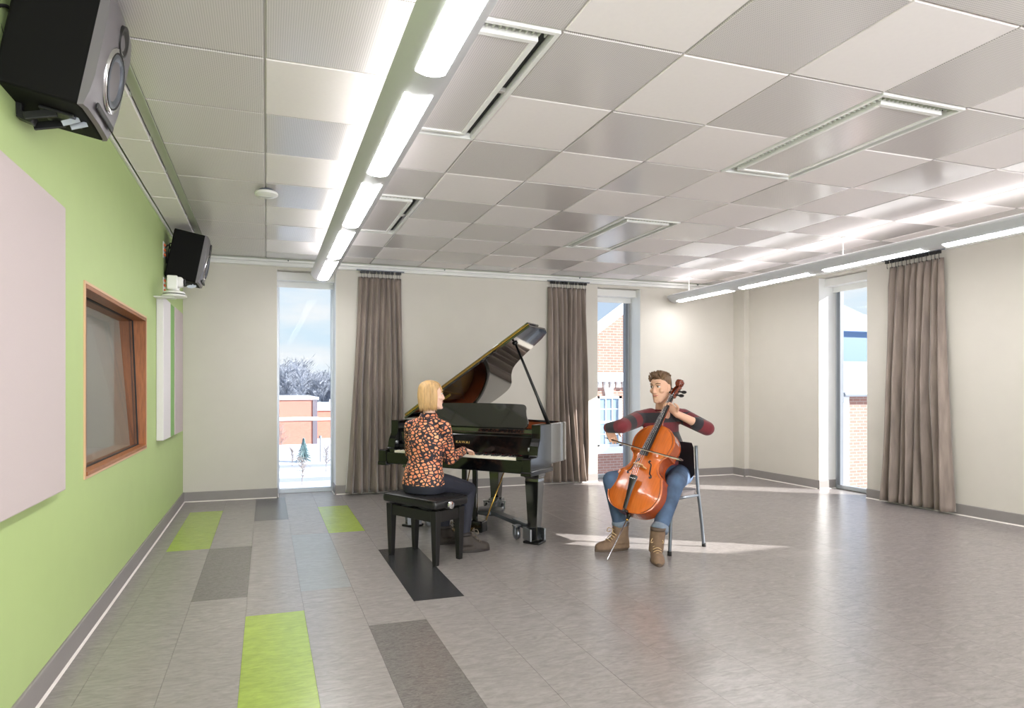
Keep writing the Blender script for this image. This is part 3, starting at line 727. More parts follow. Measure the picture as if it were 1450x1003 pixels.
p = at(453.5, 655, 48.5); r_ = empty('lamp_post', (p.x, p.y, GZ), label='thin dark lamp post standing in the snowy field', cat='lamp post')
MB().tube([(0, 0, 0), (0, 0, 1.9)], .05, 8).build('pole', M['alu_dark'], r_); MB().lathe([(0, 0), (.12, 0), (.1, .18), (0, .22)], (0, 0, 1.88), (0, 0, 1), 12).build('lantern', M['alu_dark'], r_)
tag(MB().box(-60, 80, 46.6, 48.2, GZ, GZ+.02).box(-60, 80, 39.5, 41.2, GZ, GZ+.02).build('footpath', mat('cleared_path', (150, 156, 168), .8)), kind='structure')

# brick gable behind the middle window
GY = 15.4
b = empty('gabled_building', (9.6, GY, GZ), label='brick building with white gable trim behind the middle window', cat='building')
g = lambda px, py: onY(px, py, GY)
a0 = g(845, 470); a1 = g(879, 444); sl = (a1.z-a0.z)/(a1.x-a0.x)
xa = a0.x-3.2; xap = 11.2; zl = a0.z-sl*3.2; zap = a0.z+sl*(xap-a0.x); xr = 12.7; zr_ = zap-sl*(xr-xap)
world_child(MB().prism([(xa, GZ), (xr, GZ), (xr, zr_), (xap, zap), (xa, zl)], (0, GY, 0), (1, 0, 0), (0, 0, 1), (0, 6, 0)).build('brick_wall', M['brick']), b)
th = (g(845, 453).z-a0.z)
mb = MB()
for e, zz in ((xa-.5, zl-sl*.5), (xr, zr_)):
    mb.prism([(e, zz), (xap, zap), (xap, zap+th), (e, zz+th)], (0, GY-.28, 0), (1, 0, 0), (0, 0, 1), (0, 7, 0))
world_child(mb.build('rake_trim', M['trimw']), b)
c0, c1 = g(860, 528).z, g(860, 549).z
world_child(MB().box(xa, xr, GY-.22, GY+.02, c1+.16, c0).build('cornice', M['trimw'], bevel=.02), b)
mb = MB()
for k in range(int((xr-xa)/.2)): mb.box(xa+k*.2, xa+k*.2+.1, GY-.12, GY+.0, c1, c1+.16)
world_child(mb.build('dentils', M['trimw']), b)
wx0, wx1 = g(846, 600).x-.05, g(879, 600).x; wz0, wz1 = g(860, 632).z, g(860, 561).z; zm = g(860, 598).z
mb = MB(); f = .09
mb.box(wx0, wx1, GY-.06, GY+.02, wz1-f*.8, wz1); mb.box(wx0, wx1, GY-.06, GY+.02, wz0, wz0+.05); mb.box(wx0, wx0+f, GY-.06, GY+.02, wz0, wz1); mb.box(wx1-f, wx1, GY-.06, GY+.02, wz0, wz1); mb.box(wx0, wx1, GY-.05, GY+.02, zm-.035, zm+.035)
wf = world_child(mb.build('window', M['trimw']), b)
mp_ = MB().box(wx0+f, wx1-f, GY-.012, GY-.004, wz0+.05, wz1-f*.8).build('pane', M['wglass']); mp_.parent = wf
mb = MB()
for xx in (1/3, 2/3): mb.box(wx0+f+(wx1-wx0-2*f)*xx-.012, wx0+f+(wx1-wx0-2*f)*xx+.012, GY-.035, GY-.012, wz0, wz1)
for zz in ((wz0+zm)/2, (wz1+zm)/2): mb.box(wx0+f, wx1-f, GY-.03, GY-.012, zz-.012, zz+.012)
q_ = mb.build('muntins', M['trimw']); q_.parent = wf
world_child(MB().box(wx0-.08, wx1+.08, GY-.12, GY+.02, wz0-.2, wz0).build('sill', M['trimw'], bevel=.01), b)
mb = MB(); xm = (wx0+wx1)/2; mb.prism([(xm-.10, wz1+.0), (xm+.10, wz1+.0), (xm+.15, c1-.0), (xm-.15, c1-.0)], (0, GY-.05, 0), (1, 0, 0), (0, 0, 1), (0, .07, 0))
world_child(mb.build('keystone', M['trimw']), b)
# snowy roofs behind the right window
RY = 11.4
b = empty('snow_roofed_building', (14, RY, GZ), label='brick building with snowy stepped roofs behind the right window', cat='building')
g = lambda px, py, Y=RY: onY(px, py, Y)
x0 = g(1199, 600).x; zt = g(1212, 562).z
world_child(MB().box(x0, x0+9, RY, RY+9, GZ, zt).build('brick_wall', M['brick']), b)
world_child(MB().box(x0-.25, x0+.02, RY-.05, RY+9, GZ, zt).build('corner_board', M['trimw']), b)
world_child(MB().box(x0-.35, x0+9, RY-.25, RY+9, zt, zt+.10).build('gutter', M['alu_dark'], bevel=.03), b)
zr = zt+.10; y2 = RY+4.0; z2 = g(1212, 512, y2).z
world_child(MB().prism([(RY-.25, zr), (y2, zr), (y2, z2)], (x0-.35, 0, 0), (0, 1, 0), (0, 0, 1), (9.3, 0, 0)).build('lower_snow_roof', M['roofsnow']), b)
z3 = g(1212, 470, y2).z
world_child(MB().box(x0-.2, x0+9, y2+.02, y2+3, zr, z3).build('dormer_wall', mat('snow_shade_blue', (86, 114, 148), .5)), b)  # blue of shaded snow put into the wall colour
y4 = y2+3; z4 = g(1212, 445, y4).z; z5 = g(1212, 409, y4+3).z
world_child(MB().prism([(y2-.2, z3), (y4, z3), (y4, z4)], (x0-.4, 0, 0), (0, 1, 0), (0, 0, 1), (9.5, 0, 0)).build('upper_snow_roof', M['roofsnow']), b)
world_child(MB().prism([(y4, z3), (y4+3, z3), (y4+3, z5), (y4, z4-.02)], (x0-.4, 0, 0), (0, 1, 0), (0, 0, 1), (9.5, 0, 0)).build('shingle_roof', M['slate']), b)
# made-up wing, out of view, added to block sun at the near window
b = empty('added_shade_wing', (10.2, -.6, GZ), label='added unseen brick wing with snowy pitched roof, shading near right window', cat='building')
WGX = 9.4
world_child(MB().prism([(SHADE_WING[0], GZ), (SHADE_WING[1], GZ), (SHADE_WING[1], SHADE_WING[3]), (SHADE_WING[0], SHADE_WING[2])], (WGX, 0, 0), (0, 1, 0), (0, 0, 1), (1.6, 0, 0)).build('brick_wall', M['brick']), b)
world_child(MB().prism([(SHADE_WING[0]-.1, SHADE_WING[2]), (SHADE_WING[1]+.1, SHADE_WING[3]), (SHADE_WING[1]+.1, SHADE_WING[3]+.12), (SHADE_WING[0]-.1, SHADE_WING[2]+.12)], (WGX-.1, 0, 0), (0, 1, 0), (0, 0, 1), (1.8, 0, 0)).build('roof', M['snow']), b)
# ------------------------------------------------------------------ grand piano
M['lacquer'] = mat('black_lacquer', (9, 9, 10), 0.06, spec=1.0, coat=1.0, coatr=.03)
M['gloss'] = mat('black_polyester', (8, 8, 9), 0.10, spec=.5)
M['rimgloss'] = mat('rim_polyester', (9, 9, 10), 0.12, spec=1.0, coat=1.0, coatr=.08)
M['brass'] = mat('brass', (214, 170, 84), 0.25, metal=.9)
M['gold'] = mat('gold_frame', (196, 160, 96), .35, metal=.7)
M['inrim'] = mat('inner_rim_wood', (150, 74, 38), .35, noise=.15, nscale=12, nstretch=(1, 1, 8))
M['ivory'] = mat('white_key', (240, 234, 218), .3)
M['ebony'] = mat('black_key', (14, 14, 15), .3)
M['felt_red'] = mat('red_felt', (120, 30, 36), .95)
M['steel'] = mat('grey_steel', (150, 153, 158), .3, metal=.85)
M['sbrd'] = mat('soundboard', (206, 158, 100), .4, noise=.1, nscale=10, nstretch=(1, 14, 1))
PW_ = 1.50
piano = empty('grand_piano', (0.984, 5.593, 0), math.atan2(-.750, .661), label='black lacquered grand piano with its lid propped open, on floor', cat='piano')
out = [(0, .19), (0, .6), (0, 1.1), (.004, 1.38), (.03, 1.56), (.10, 1.68), (.22, 1.745), (.36, 1.75), (.50, 1.70), (.61, 1.58), (.70, 1.42), (.80, 1.25), (.92, 1.10), (1.08, 1.00), (1.26, .93), (1.40, .87), (1.476, .79), (1.5, .70), (1.5, .60), (1.5, .40), (1.5, .19)]
def dense(pts, n=4): return [(p.x, p.y) for p in spline([(a, b, 0) for a, b in pts], n)]
outd = dense(out[1:-1], 4); outd = [out[0]]+outd+[out[-1]]
def inset(poly, d):
    r = []
    for i, p in enumerate(poly):
        a = V3((*poly[max(i-1, 0)], 0)); b = V3((*poly[min(i+1, len(poly)-1)], 0)); t = (b-a).normalized(); n = V3((t.y, -t.x, 0))
        r.append((p[0]+n.x*d, p[1]+n.y*d))
    return r
RT, RB = 1.0, .665
ind = inset(outd, .045); ind2 = inset(outd, .052)
def rimwall(a, b, z0, z1):
    mb = MB(); mb.loft([[(p[0], p[1], z0), (p[0], p[1], z1), (q[0], q[1], z1), (q[0], q[1], z0)] for p, q in zip(a, b)]); return mb
rimwall(outd, ind, RB, RT).build('rim', M['rimgloss'], piano, smooth='auto', bevel=.003)
rimwall(ind, ind2, .80, RT-.02).build('inner_rim', M['inrim'], piano, smooth='auto')
fill = [(p[0], p[1]) for p in ind if p[1] > .34]
MB().prism(fill, (0, 0, .78), (1, 0, 0), (0, 1, 0), (0, 0, .02)).build('soundboard', M['sbrd'], piano)
plate = [p for p in inset(outd, .10) if p[1] > .44]
MB().prism(plate, (0, 0, .835), (1, 0, 0), (0, 1, 0), (0, 0, .018)).build('iron_frame', M['gold'], piano, bevel=.004)
mb = MB()
for k in range(5): mb.bar((.25+.22*k, .46, .86), (.18+.09*k, 1.5-.11*k*1.2, .86), .02, .03)
mb.build('iron_strut', M['gold'], piano, bevel=.004)
mb = MB()
for k in range(56):
    u0 = .14+k*.0215; u1 = .12+k*.0125; yy = 1.62-.0135*k-.004*max(0, k-30)
    mb.bar((u0, .48, .872), (u1, max(.62, yy), .872), .0025, .0025)
o = mb.build('strings', M['steel'], piano); o['kind'] = 'stuff'
MB().box(.06, 1.44, .40, .50, .85, .89).build('tuning_block', M['gold'], piano, bevel=.006)
# under-frame
mb = MB(); mb.prism([p for p in inset(outd, .06)], (0, 0, .668), (1, 0, 0), (0, 1, 0), (0, 0, .02)); mb.build('bottom_board', M['ebony'], piano)
for a, b in (((.3, .5), (.35, 1.55)), ((.75, .5), (.55, 1.4)), ((1.15, .5), (.72, 1.1))):
    MB().bar((*a, .635), (*b, .635), .07, .07).build('beam', M['inrim'], piano, bevel=.004)
# key bed, cheeks, key slip
MB().box(.012, PW_-.012, .03, .42, .615, .672).build('key_bed', M['gloss'], piano, bevel=.003)
MB().box(.07, PW_-.07, .0, .03, .622, .722).build('key_slip', M['gloss'], piano, bevel=.004)
cheek = [(-.012, .612), (-.012, .735), (.0, .744), (.085, .744), (.115, .752), (.125, .79), (.135, .83), (.155, .86), (.17, .89), (.175, .93), (.175, 1.0), (.40, 1.0), (.40, .612)]
for x in (-.004, PW_-.074):
    MB().prism(cheek, (x, 0, 0), (0, 1, 0), (0, 0, 1), (.078, 0, 0)).build('cheek', M['gloss'], piano, bevel=.004)
    MB().prism([(-.020, .604), (-.020, .628), (-.008, .642), (.42, .642), (.42, .604)], (x-.007, 0, 0), (0, 1, 0), (0, 0, 1), (.092, 0, 0)).build('cheek_moulding', M['gloss'], piano, bevel=.004)
for x in (.076, PW_-.141): MB().box(x, x+.065, .022, .185, .70, .752).build('key_block', M['gloss'], piano, bevel=.004)
for x in (PW_-.092, .070): MB().lathe([(0, 0), (.016, 0), (.018, .01), (.016, .022), (0, .022)], (x, .15, .80), (1, 0, 0), 16).build('fallboard_knob', M['steel'], piano, True)
KW = (PW_-.282)/52
kme = MB().box(.0005, KW-.0005, 0, .150, -.022, 0).mesh('white_key'); kme.materials.append(M['ivory'])
bme = MB().loft([[(x, y, 0) for x, y in ((0, 0), (.0105, 0), (.0105, .098), (0, .098))], [(x, y, .012) for x, y in ((.001, .008), (.0095, .008), (.0095, .098), (.001, .098))]]).mesh('black_key'); bme.materials.append(M['ebony'])
for k in range(52):
    o = bpy.data.objects.new('white_key', kme); COL.objects.link(o); o.parent = piano; o.location = (.141+k*KW, .032, .738)
    if k < 51 and (k % 7) in (0, 2, 3, 5, 6):
        o = bpy.data.objects.new('black_key', bme); COL.objects.link(o); o.parent = piano; o.location = (.141+(k+1)*KW-.005, .084, .738)
MB().box(.141, PW_-.141, .181, .188, .735, .746).build('key_felt', M['felt_red'], piano)
MB().prism([(.190, .740), (.204, .735), (.214, .89), (.210, .903), (.200, .895)], (.076, 0, 0), (0, 1, 0), (0, 0, 1), (PW_-.152, 0, 0)).build('fallboard', M['gloss'], piano, bevel=.004)
tx = bpy.data.curves.new('maker_lettering', 'FONT'); tx.body = 'KAWAI'; tx.size = .029; tx.align_x = 'CENTER'; tx.align_y = 'CENTER'; tx.extrude = .0006; tx.space_character = 1.3
tf = bpy.data.objects.new('lettering_source', tx); COL.objects.link(tf); bpy.context.view_layer.update()
tme = bpy.data.meshes.new_from_object(tf.evaluated_get(bpy.context.evaluated_depsgraph_get())); bpy.data.objects.remove(tf); bpy.data.curves.remove(tx)
tme.materials.clear(); tme.materials.append(mat('gold_leaf', (226, 186, 104), .4, metal=.2))
to = bpy.data.objects.new('maker_lettering', tme); COL.objects.link(to); to.parent = piano
to.location = (PW_/2+.01, .1945, .828); to.rotation_euler = (math.radians(90-3.7), 0, 0); to.scale = (1.25, 1, 1)
MB().box(.076, PW_-.076, .215, .30, .900, .918).build('name_rail', M['gloss'], piano, bevel=.004)
MB().box(.046, PW_-.046, .235, .62, .930, .946).build('music_shelf', M['lacquer'], piano, bevel=.004)
MB().box(.05, PW_-.05, .222, .236, .922, .957).build('shelf_rail', M['lacquer'], piano, bevel=.004)
# music desk, leaning back with scrolled ends
prof = [(.0, 0), (.0, .005)]
de = [(.235, 0), (.205, .03), (.205, .07), (.23, .12), (.245, .17), (.25, .205), (.27, .225), (.32, .232), (.5, .236), (.75, .238), (1.0, .236), (1.18, .232), (1.23, .225), (1.25, .205), (1.255, .17), (1.27, .12), (1.295, .07), (1.295, .03), (1.265, 0)]
ded = [de[0]]+dense(de[1:-1], 3)+[de[-1]]
ty = math.radians(66)
MB().prism(ded, (0, .36, .948), (1, 0, 0), (0, math.cos(ty), math.sin(ty)), (0, math.sin(ty)*.018, -math.cos(ty)*.018)).build('music_desk', M['lacquer'], piano, bevel=.003)
MB().box(.22, 1.28, .335, .37, .946, .960).build('desk_ledge', M['lacquer'], piano, bevel=.003)
for x in (.5, 1.0): MB().bar((x, .50, .946), (x, .445, 1.13), .012, .008).build('desk_prop', M['brass'], piano)
# lid: main leaf hinged along the bass side, front leaf folded over on top of it
LA = math.radians(LIDA); lh = V3((.004, 0, RT+.012)); lu = V3((math.cos(LA), 0, math.sin(LA))); ln = V3((-math.sin(LA), 0, math.cos(LA)))
LV = .40
lid = [(p[0]*1.03-.006, p[1]) for p in inset(outd, -.012) if p[1] > LV+.01]
lid = [(lid[0][0], LV)]+[p for p in lid if p[0] < 1.43]+[(1.50, .835), (1.535, .74), (1.535, LV)]
lo = MB().prism(lid, lh, lu, (0, 1, 0), ln*.019).build('lid', M['lacquer'], piano, bevel=.002)
fl = [(0, LV+.002), (0, LV+.225), (1.535, LV+.225), (1.535, LV+.002)]
MB().prism(fl, lh+ln*.030, lu, (0, 1, 0), ln*.017).build('lid_front_leaf', M['lacquer'], piano, bevel=.002)
mb = MB(); mb.prism([(.0, LV-.004), (0, LV+.02), (1.535, LV+.02), (1.535, LV-.004)], lh+ln*.0205, lu, (0, 1, 0), ln*.0075)
mb.build('lid_hinge', M['brass'], piano)
mb = MB(); mb.prism([(.0, LV-.001), (0, LV+.005), (1.512, LV+.005), (1.512, LV-.001)], lh+ln*.034, lu, (0, 1, 0), ln*.004)
mb.build('lid_edge_line', M['brass'], piano)
for vv in (.62, 1.2): MB().tube([(-.004, vv-.05, RT+.008), (-.004, vv+.05, RT+.008)], .008, 10).build('hinge_barrel', M['brass'], piano, True)
pt = lh+lu*1.30+V3((0, .52, 0)); pb = V3((1.455, .47, .985))
st = MB(); st.tube([pb, pb+(pt-pb)*.5, pt-ln*.004], [.013, .013, .010], 10); st.build('prop_stick', M['ebony'], piano, True)
st = MB(); st.tube([pb+V3((-.012, .004, -.015)), pb+V3((-.012, .004, 0))+(pt-pb)*.30], .007, 8); st.build('short_prop', M['ebony'], piano, True)
MB().lathe([(0, 0), (.026, 0), (.026, .012), (.012, .02), (0, .02)], pt+ln*.001, -ln, 16).build('prop_cup', M['ebony'], piano, True)
s2 = lh+lu*.30+V3((0, .60, 0))-ln*.006
MB().bar(s2, s2+lu*.12+V3((0, .03, 0)), .014, .008, up=ln).build('lid_catch', M['brass'], piano)
# legs with casters
def pleg(u, v, rot):
    r = V3((u, v, 0)); a = math.radians(rot); ax = V3((math.cos(a), math.sin(a), 0)); ay = V3((-ax.y, ax.x, 0)); mb = MB()
    def sq(h, z): return [r+ax*(i*h)+ay*(j*h)+V3((0, 0, z)) for i, j in ((-1, -1), (1, -1), (1, 1), (-1, 1))]
    mb.loft([sq(.070, .615), sq(.070, .56), sq(.058, .545), sq(.061, .52), sq(.040, .06), sq(.050, .045), sq(.050, .024)])
    return mb.build('leg', M['rimgloss'], piano, bevel=.003)
LEGS = [(.13, .33), (1.375, .345), (.43, 1.44)]
for (u, v) in LEGS:
    lg = pleg(u, v, 0)
    mb = MB(); mb.prism([(-.075, -.075), (.075, -.075), (.075, .075), (-.075, .075)], (u, v, .0), (1, 0, 0), (0, 1, 0), (0, 0, .022))
    q = mb.build('caster_cup', M['ebony'], lg, bevel=.008)
# pedal lyre
cu, cv = .735, .36
for du in (-.055, .055): MB().box(cu+du-.021, cu+du+.021, cv-.016, cv+.016, .11, .64).build('lyre_post', M['gloss'], piano, bevel=.004)
MB().box(cu-.15, cu+.15, cv-.05, cv+.06, .025, .125).build('pedal_box', M['gloss'], piano, bevel=.01)
MB().box(cu-.17, cu+.17, cv-.06, cv+.10, .585, .618).build('lyre_block', M['gloss'], piano, bevel=.008)
for k in (-1, 0, 1):
    pts = spline([(cu+k*.065, cv-.03, .060), (cu+k*.065, cv-.10, .063), (cu+k*.065, cv-.15, .053), (cu+k*.065, cv-.19, .057)], 4)
    mb = MB().loft([[(p.x-wd, p.y, p.z-.005), (p.x+wd, p.y, p.z-.005), (p.x+wd, p.y, p.z+.004), (p.x-wd, p.y, p.z+.004)] for p, wd in zip(pts, [.011]*5+[.015]*4+[.020]*3+[.012])])
    mb.build('pedal', M['brass'], piano, smooth='auto')
for s in (-1, 1): MB().tube([(cu+s*.13, cv+.05, .10), (cu+s*.20, cv+.40, .66)], .006, 8).build('lyre_brace', M['brass'], piano, True)

# ------------------------------------------------------------------ three-armed dolly under the piano
dolly = empty('piano_dolly', piano.location, piano.rotation_euler[2], label='grey steel three-armed dolly with casters beneath the grand piano', cat='dolly')
M['dollym'] = mat('dolly_grey', (92, 94, 98), .35, metal=.6)
cen = V3((.66, .86, .115))
MB().lathe([(0, 0), (.13, 0), (.14, .012), (.14, .04), (.11, .05), (0, .052)], cen-V3((0, 0, .03)), (0, 0, 1), 24).build('hub', M['dollym'], dolly, smooth='auto')
for (u, v) in LEGS:
    e_ = V3((u, v, 0)); d = (V3((cen.x, cen.y, 0))-e_).normalized(); s_ = V3((-d.y, d.x, 0))
    p = e_+d*.085; p.z = .115; q = cen.copy(); q.z = .115
    a_ = MB(); a_.bar(q, p, .09, .035); a_.build('arm', M['dollym'], dolly, bevel=.004)
    a_ = MB(); a_.bar(p+V3((0, 0, .024))+d*.25, p+V3((0, 0, .024)), .075, .012); a_.build('cover_plate', M['steel'], dolly, bevel=.003)
    c_ = MB()
    for z, h in ((.055, .010), (.095, .05)):
        pass
    c_.obox(e_+V3((0, 0, .075))+d*.062, s_, d, (0, 0, 1), .075, .010, .05)
    for sg in (-1, 1): c_.obox(e_+V3((0, 0, .075))+s_*(sg*.068), s_, d, (0, 0, 1), .008, .062, .05)
    c_.build('leg_bracket', M['steel'], dolly, bevel=.004)
    for sg in (-1, 1):
        w_ = e_+d*.16+s_*(sg*.085)
        root_ = MB().lathe([(0, -.016), (.030, -.016), (.048, -.013), (.050, -.006), (.050, .006), (.048, .013), (.030, .016), (0, .016)], (w_.x, w_.y, .051), s_, 24).build('caster', M['steel'], dolly, smooth='auto')
        f_ = MB(); f_.bar(w_+s_*.022+V3((0, 0, .045)), w_+s_*.022+V3((0, 0, .115)), .008, .035, up=d); f_.bar(w_-s_*.022+V3((0, 0, .045)), w_-s_*.022+V3((0, 0, .115)), .008, .035, up=d); f_.obox(w_+V3((0, 0, .118)), s_, d, (0, 0, 1), .032, .024, .006)
        f_.build('fork', M['steel'], root_)

# ------------------------------------------------------------------ piano bench
M['leather'] = mat('black_leather', (22, 22, 23), .38, spec=.5, bump=.25, nscale=120)
M['ebonize'] = mat('satin_black_wood', (20, 19, 19), .42)
ba = math.atan2(-.443, .26); BL, BW = .545, .315
bench = empty('piano_bench', (1.168, 4.652, 0), ba, label='black adjustable piano bench with padded leather seat under the pianist', cat='bench')
for sx_ in (-1, 1):
    for sy_ in (-1, 1):
        cx_, cy_ = sx_*(BL/2-.03), sy_*(BW/2-.03); mb = MB()
        def sq(h, z, k=0): return [(cx_+i*h+sx_*k, cy_+j*h+sy_*k, z) for i, j in ((-1, -1), (1, -1), (1, 1), (-1, 1))]
        mb.loft([sq(.018, .0, 0), sq(.019, .02, 0), sq(.029, .38, 0), sq(.029, .402, 0)]); mb.build('leg', M['ebonize'], bench, bevel=.003)
for s in (-1, 1):
    MB().box(-BL/2+.05, BL/2-.05, s*(BW/2-.022)-.012, s*(BW/2-.022)+.012, .315, .395).build('apron', M['ebonize'], bench, bevel=.003)
    MB().box(s*(BL/2-.022)-.012, s*(BL/2-.022)+.012, -BW/2+.05, BW/2-.05, .315, .395).build('apron', M['ebonize'], bench, bevel=.003)
mb = MB()
for s in (-1, 1): mb.bar((-.17, s*.09, .38), (.10, s*.09, .425), .02, .012); mb.bar((.17, s*.09, .38), (-.10, s*.09, .425), .02, .012)
mb.build('lift_linkage', M['steel'], bench)
cl, cw_ = BL/2+.018, BW/2+.028
def cushion():
    mb = MB(); rings = []
    for z, k in ((.424, -.006), (.422, -.0), (.430, .004), (.450, .006), (.468, .004), (.478, -.004), (.482, -.014)):
        r = []
        for i in range(48):
            a = 2*PI*i/48; c_, s_ = math.cos(a), math.sin(a)
            r.append((math.copysign(abs(c_)**.16, c_)*(cl+k), math.copysign(abs(s_)**.16, s_)*(cw_+k), z))
        rings.append(r)
    for k in range(1, 6):
        f = 1-k/5.5; z = .482+.014*(1-f*f)
        rings.append([(p[0]*f, p[1]*f, z) for p in rings[6]])
    mb.loft(rings); return mb
cush = cushion().build('cushion', M['leather'], bench, True)
pip = [(math.copysign(abs(math.cos(2*PI*i/48))**.16, math.cos(2*PI*i/48))*(cl+.002), math.copysign(abs(math.sin(2*PI*i/48))**.16, math.sin(2*PI*i/48))*(cw_+.002), .478) for i in range(49)]
MB().tube(pip, .004, 6, cap=False).build('piping', M['leather'], cush, True)
for i_ in (-2, -1, 0, 1, 2):
    for j_ in (-1, 0, 1):
        MB().ell((i_*.105, j_*.10, .496-.010*((i_/2.6)**2+(j_/1.6)**2)), (1, 0, 0), (0, 1, 0), (0, 0, 1), .010, .010, .004, 10, 6).build('button', M['leather'], cush, True)
for s in (-1, 1):
    kb = MB().lathe([(0, 0), (.012, 0), (.012, .03), (.026, .034), (.030, .045), (.026, .056), (.012, .060), (0, .060)], (s*(cl-.016), -.05, .444), (s, 0, 0), 20).build('height_knob', M['chrome'], bench, smooth='auto')

# ------------------------------------------------------------------ stacking chair
M['chairm'] = mat('grey_tube', (110, 116, 124), .35, metal=.5)
M['chairp'] = mat('dark_plastic', (38, 34, 38), .5)
M['chairs'] = mat('grey_upholstery', (88, 82, 82), .85, noise=.08, nscale=150)
F1 = V3((2.984, 4.104, 0)); fw = V3((-.945, -.325, 0)).normalized(); rt = V3((fw.y, -fw.x, 0))
cang = math.atan2(fw.y, fw.x)
chair = empty('stacking_chair', F1+rt*.225-fw*.24, cang, label='dark stacking chair with grey metal legs under the cellist', cat='chair')
hw_ = .225
for s in (-1, 1):   # local: x front, y left (his left is +y)
    MB().tube(spline([(.24, s*hw_, .0), (.225, s*hw_, .25), (.21, s*hw_, .43)], 4), .0125, 10).build('leg', M['chairm'], chair, True)
    MB().tube(spline([(-.225, s*hw_, .0), (-.19, s*hw_, .22), (-.155, s*hw_, .40), (-.145, s*(hw_-.004), .50), (-.140, s*(hw_-.01), .66), (-.145, s*(hw_-.02), .83)], 5), .0125, 10).build('back_upright', M['chairm'], chair, True)
    MB().tube([(.21, s*(hw_-.004), .432), (-.15, s*(hw_-.004), .428)], .011, 10).build('seat_rail', M['chairm'], chair, True)
    for x in (.24, -.225): MB().lathe([(0, 0), (.016, 0), (.016, .03), (.013, .034), (0, .034)], (x, s*hw_, 0), (0, 0, 1), 12).build('foot_cap', M['rubber'], chair, True)
def slab(pts_fn, nu, nv, t):
    pass
mb = MB(); rings = []
for i in range(9):
    a = i/8; x = .235-.40*a; zz = .462+(-.020 if i == 0 else 0)-.012*math.sin(a*PI)+.006*a
    rings.append([(x, yy*(.215 if i not in (0, 8) else .195), zz+dz+.010*(abs(yy)**3)) for yy, dz in [(-1, 0), (-.8, .008), (-.4, .006), (0, .004), (.4, .006), (.8, .008), (1, 0), (.95, -.035), (0, -.04), (-.95, -.035)]])
mb.loft(rings); mb.build('seat', M['chairs'], chair, smooth='auto')
mb = MB(); rings = []
for i in range(9):
    a = i/8; z = .56+.29*a; x = -.128-.012*a; wd = .205-.02*a if 0 < i < 8 else .17
    rings.append([(x-.045*(1-(yy*yy))+dx, yy*wd, z) for yy, dx in [(-1, 0), (-.7, .004), (-.35, .004), (0, .004), (.35, .004), (.7, .004), (1, 0), (.7, -.016), (.35, -.016), (0, -.016), (-.35, -.016), (-.7, -.016)]])
mb.loft(rings); mb.build('backrest', M['chairp'], chair, smooth='auto')

# ------------------------------------------------------------------ cello
def varnish(name, c, dark, rough=.18):
    m = mat(name, c, rough, spec=.5, coat=.5, coatr=.08, noise=.10, nscale=10, nstretch=(9, .8, 1))
    return m
M['spruce_top'] = varnish('orange_varnish', (204, 104, 38), (150, 60, 20))
M['maple'] = varnish('red_brown_varnish', (158, 72, 32), (90, 40, 20))
M['scrollm'] = varnish('dark_varnish', (120, 50, 28), (60, 30, 20))
M['fboard'] = mat('ebony_board', (24, 22, 22), .35)
M['bridge'] = mat('bridge_maple', (206, 160, 104), .5)
M['string'] = mat('string_steel', (196, 196, 200), .25, metal=.9)
tip = at(858.5, 795, 4.642); tip.z = 0.001
scroll = at(962, 535, 5.08)
ca = (scroll-tip).normalized()
EP = (scroll-tip).length-1.205
org = tip+ca*EP
tocam = (V3((0, 0, HCAM))-(org+ca*.4)); tocam -= ca*tocam.dot(ca); tocam.normalize()
cn = Matrix.Rotation(math.radians(CROT), 3, ca) @ tocam
cs = ca.cross(cn).normalized()          # image right-hand side of the front plate
cello = bpy.data.objects.new('cello', None); COL.objects.link(cello)
tag(cello, 'orange-brown varnished cello held between the knees of the cellist', 'cello')
Mx = Matrix((( cs.x, ca.x, cn.x, org.x), (cs.y, ca.y, cn.y, org.y), (cs.z, ca.z, cn.z, org.z), (0, 0, 0, 1)))
if Mx.to_3x3().determinant() < 0:
    cs = -cs; Mx = Matrix((( cs.x, ca.x, cn.x, org.x), (cs.y, ca.y, cn.y, org.y), (cs.z, ca.z, cn.z, org.z), (0, 0, 0, 1)))
cello.matrix_world = Mx
# local: x across, y up along the strings, z out of the front plate
prof = [(0, .012), (.006, .075), (.025, .135), (.06, .178), (.11, .206), (.16, .218), (.20, .218), (.25, .207), (.30, .188), (.322, .186), (.330, .172), (.36, .138), (.40, .119), (.44, .116), (.475, .128), (.50, .150), (.508, .162), (.53, .160), (.57, .169), (.61, .171), (.65, .161), (.69, .138), (.72, .108), (.74, .075), (.752, .035)]
pr_ = [(p.x, p.y) for p in spline([(a, b, 0) for a, b in prof], 3)]
def plate_(z0, sign, over, arch, m, name):
    mb = MB(); rings = []
    T = [-1, -.97, -.9, -.78, -.62, -.42, -.2, 0, .2, .42, .62, .78, .9, .97, 1]
    for (y, hw0) in pr_:
        hw = hw0+over; fy = max(0, min(1, min(y, .752-y)/.16)); fy = fy**.6
        top = []
        for t in T:
            s_ = 1-abs(t); h = arch*fy*(1-(1-min(1, s_/.85))**2)-.006*math.exp(-((s_-.10)/.07)**2)*min(1, fy*2)
            top.append((hw*t, y, z0+sign*(.005+max(-.002, h))))
        bot = [(hw, y, z0-sign*.001), (-hw, y, z0-sign*.001)]
        rings.append(top+bot)
    mb.loft(rings); return mb.build(name, m, cello, smooth='auto')
plate_(0, 1, .005, .026, M['spruce_top'], 'front_plate')
plate_(-.118, -1, .005, .024, M['maple'], 'back_plate')
mb = MB(); loop = [(-h_, y) for y, h_ in pr_]+[(h_, y) for y, h_ in reversed(pr_)]
mb.loft([[(x, y, -.119) for x, y in loop], [(x, y, .001) for x, y in loop]], cap=False); mb.build('ribs', M['maple'], cello, smooth='auto')
mb = MB()
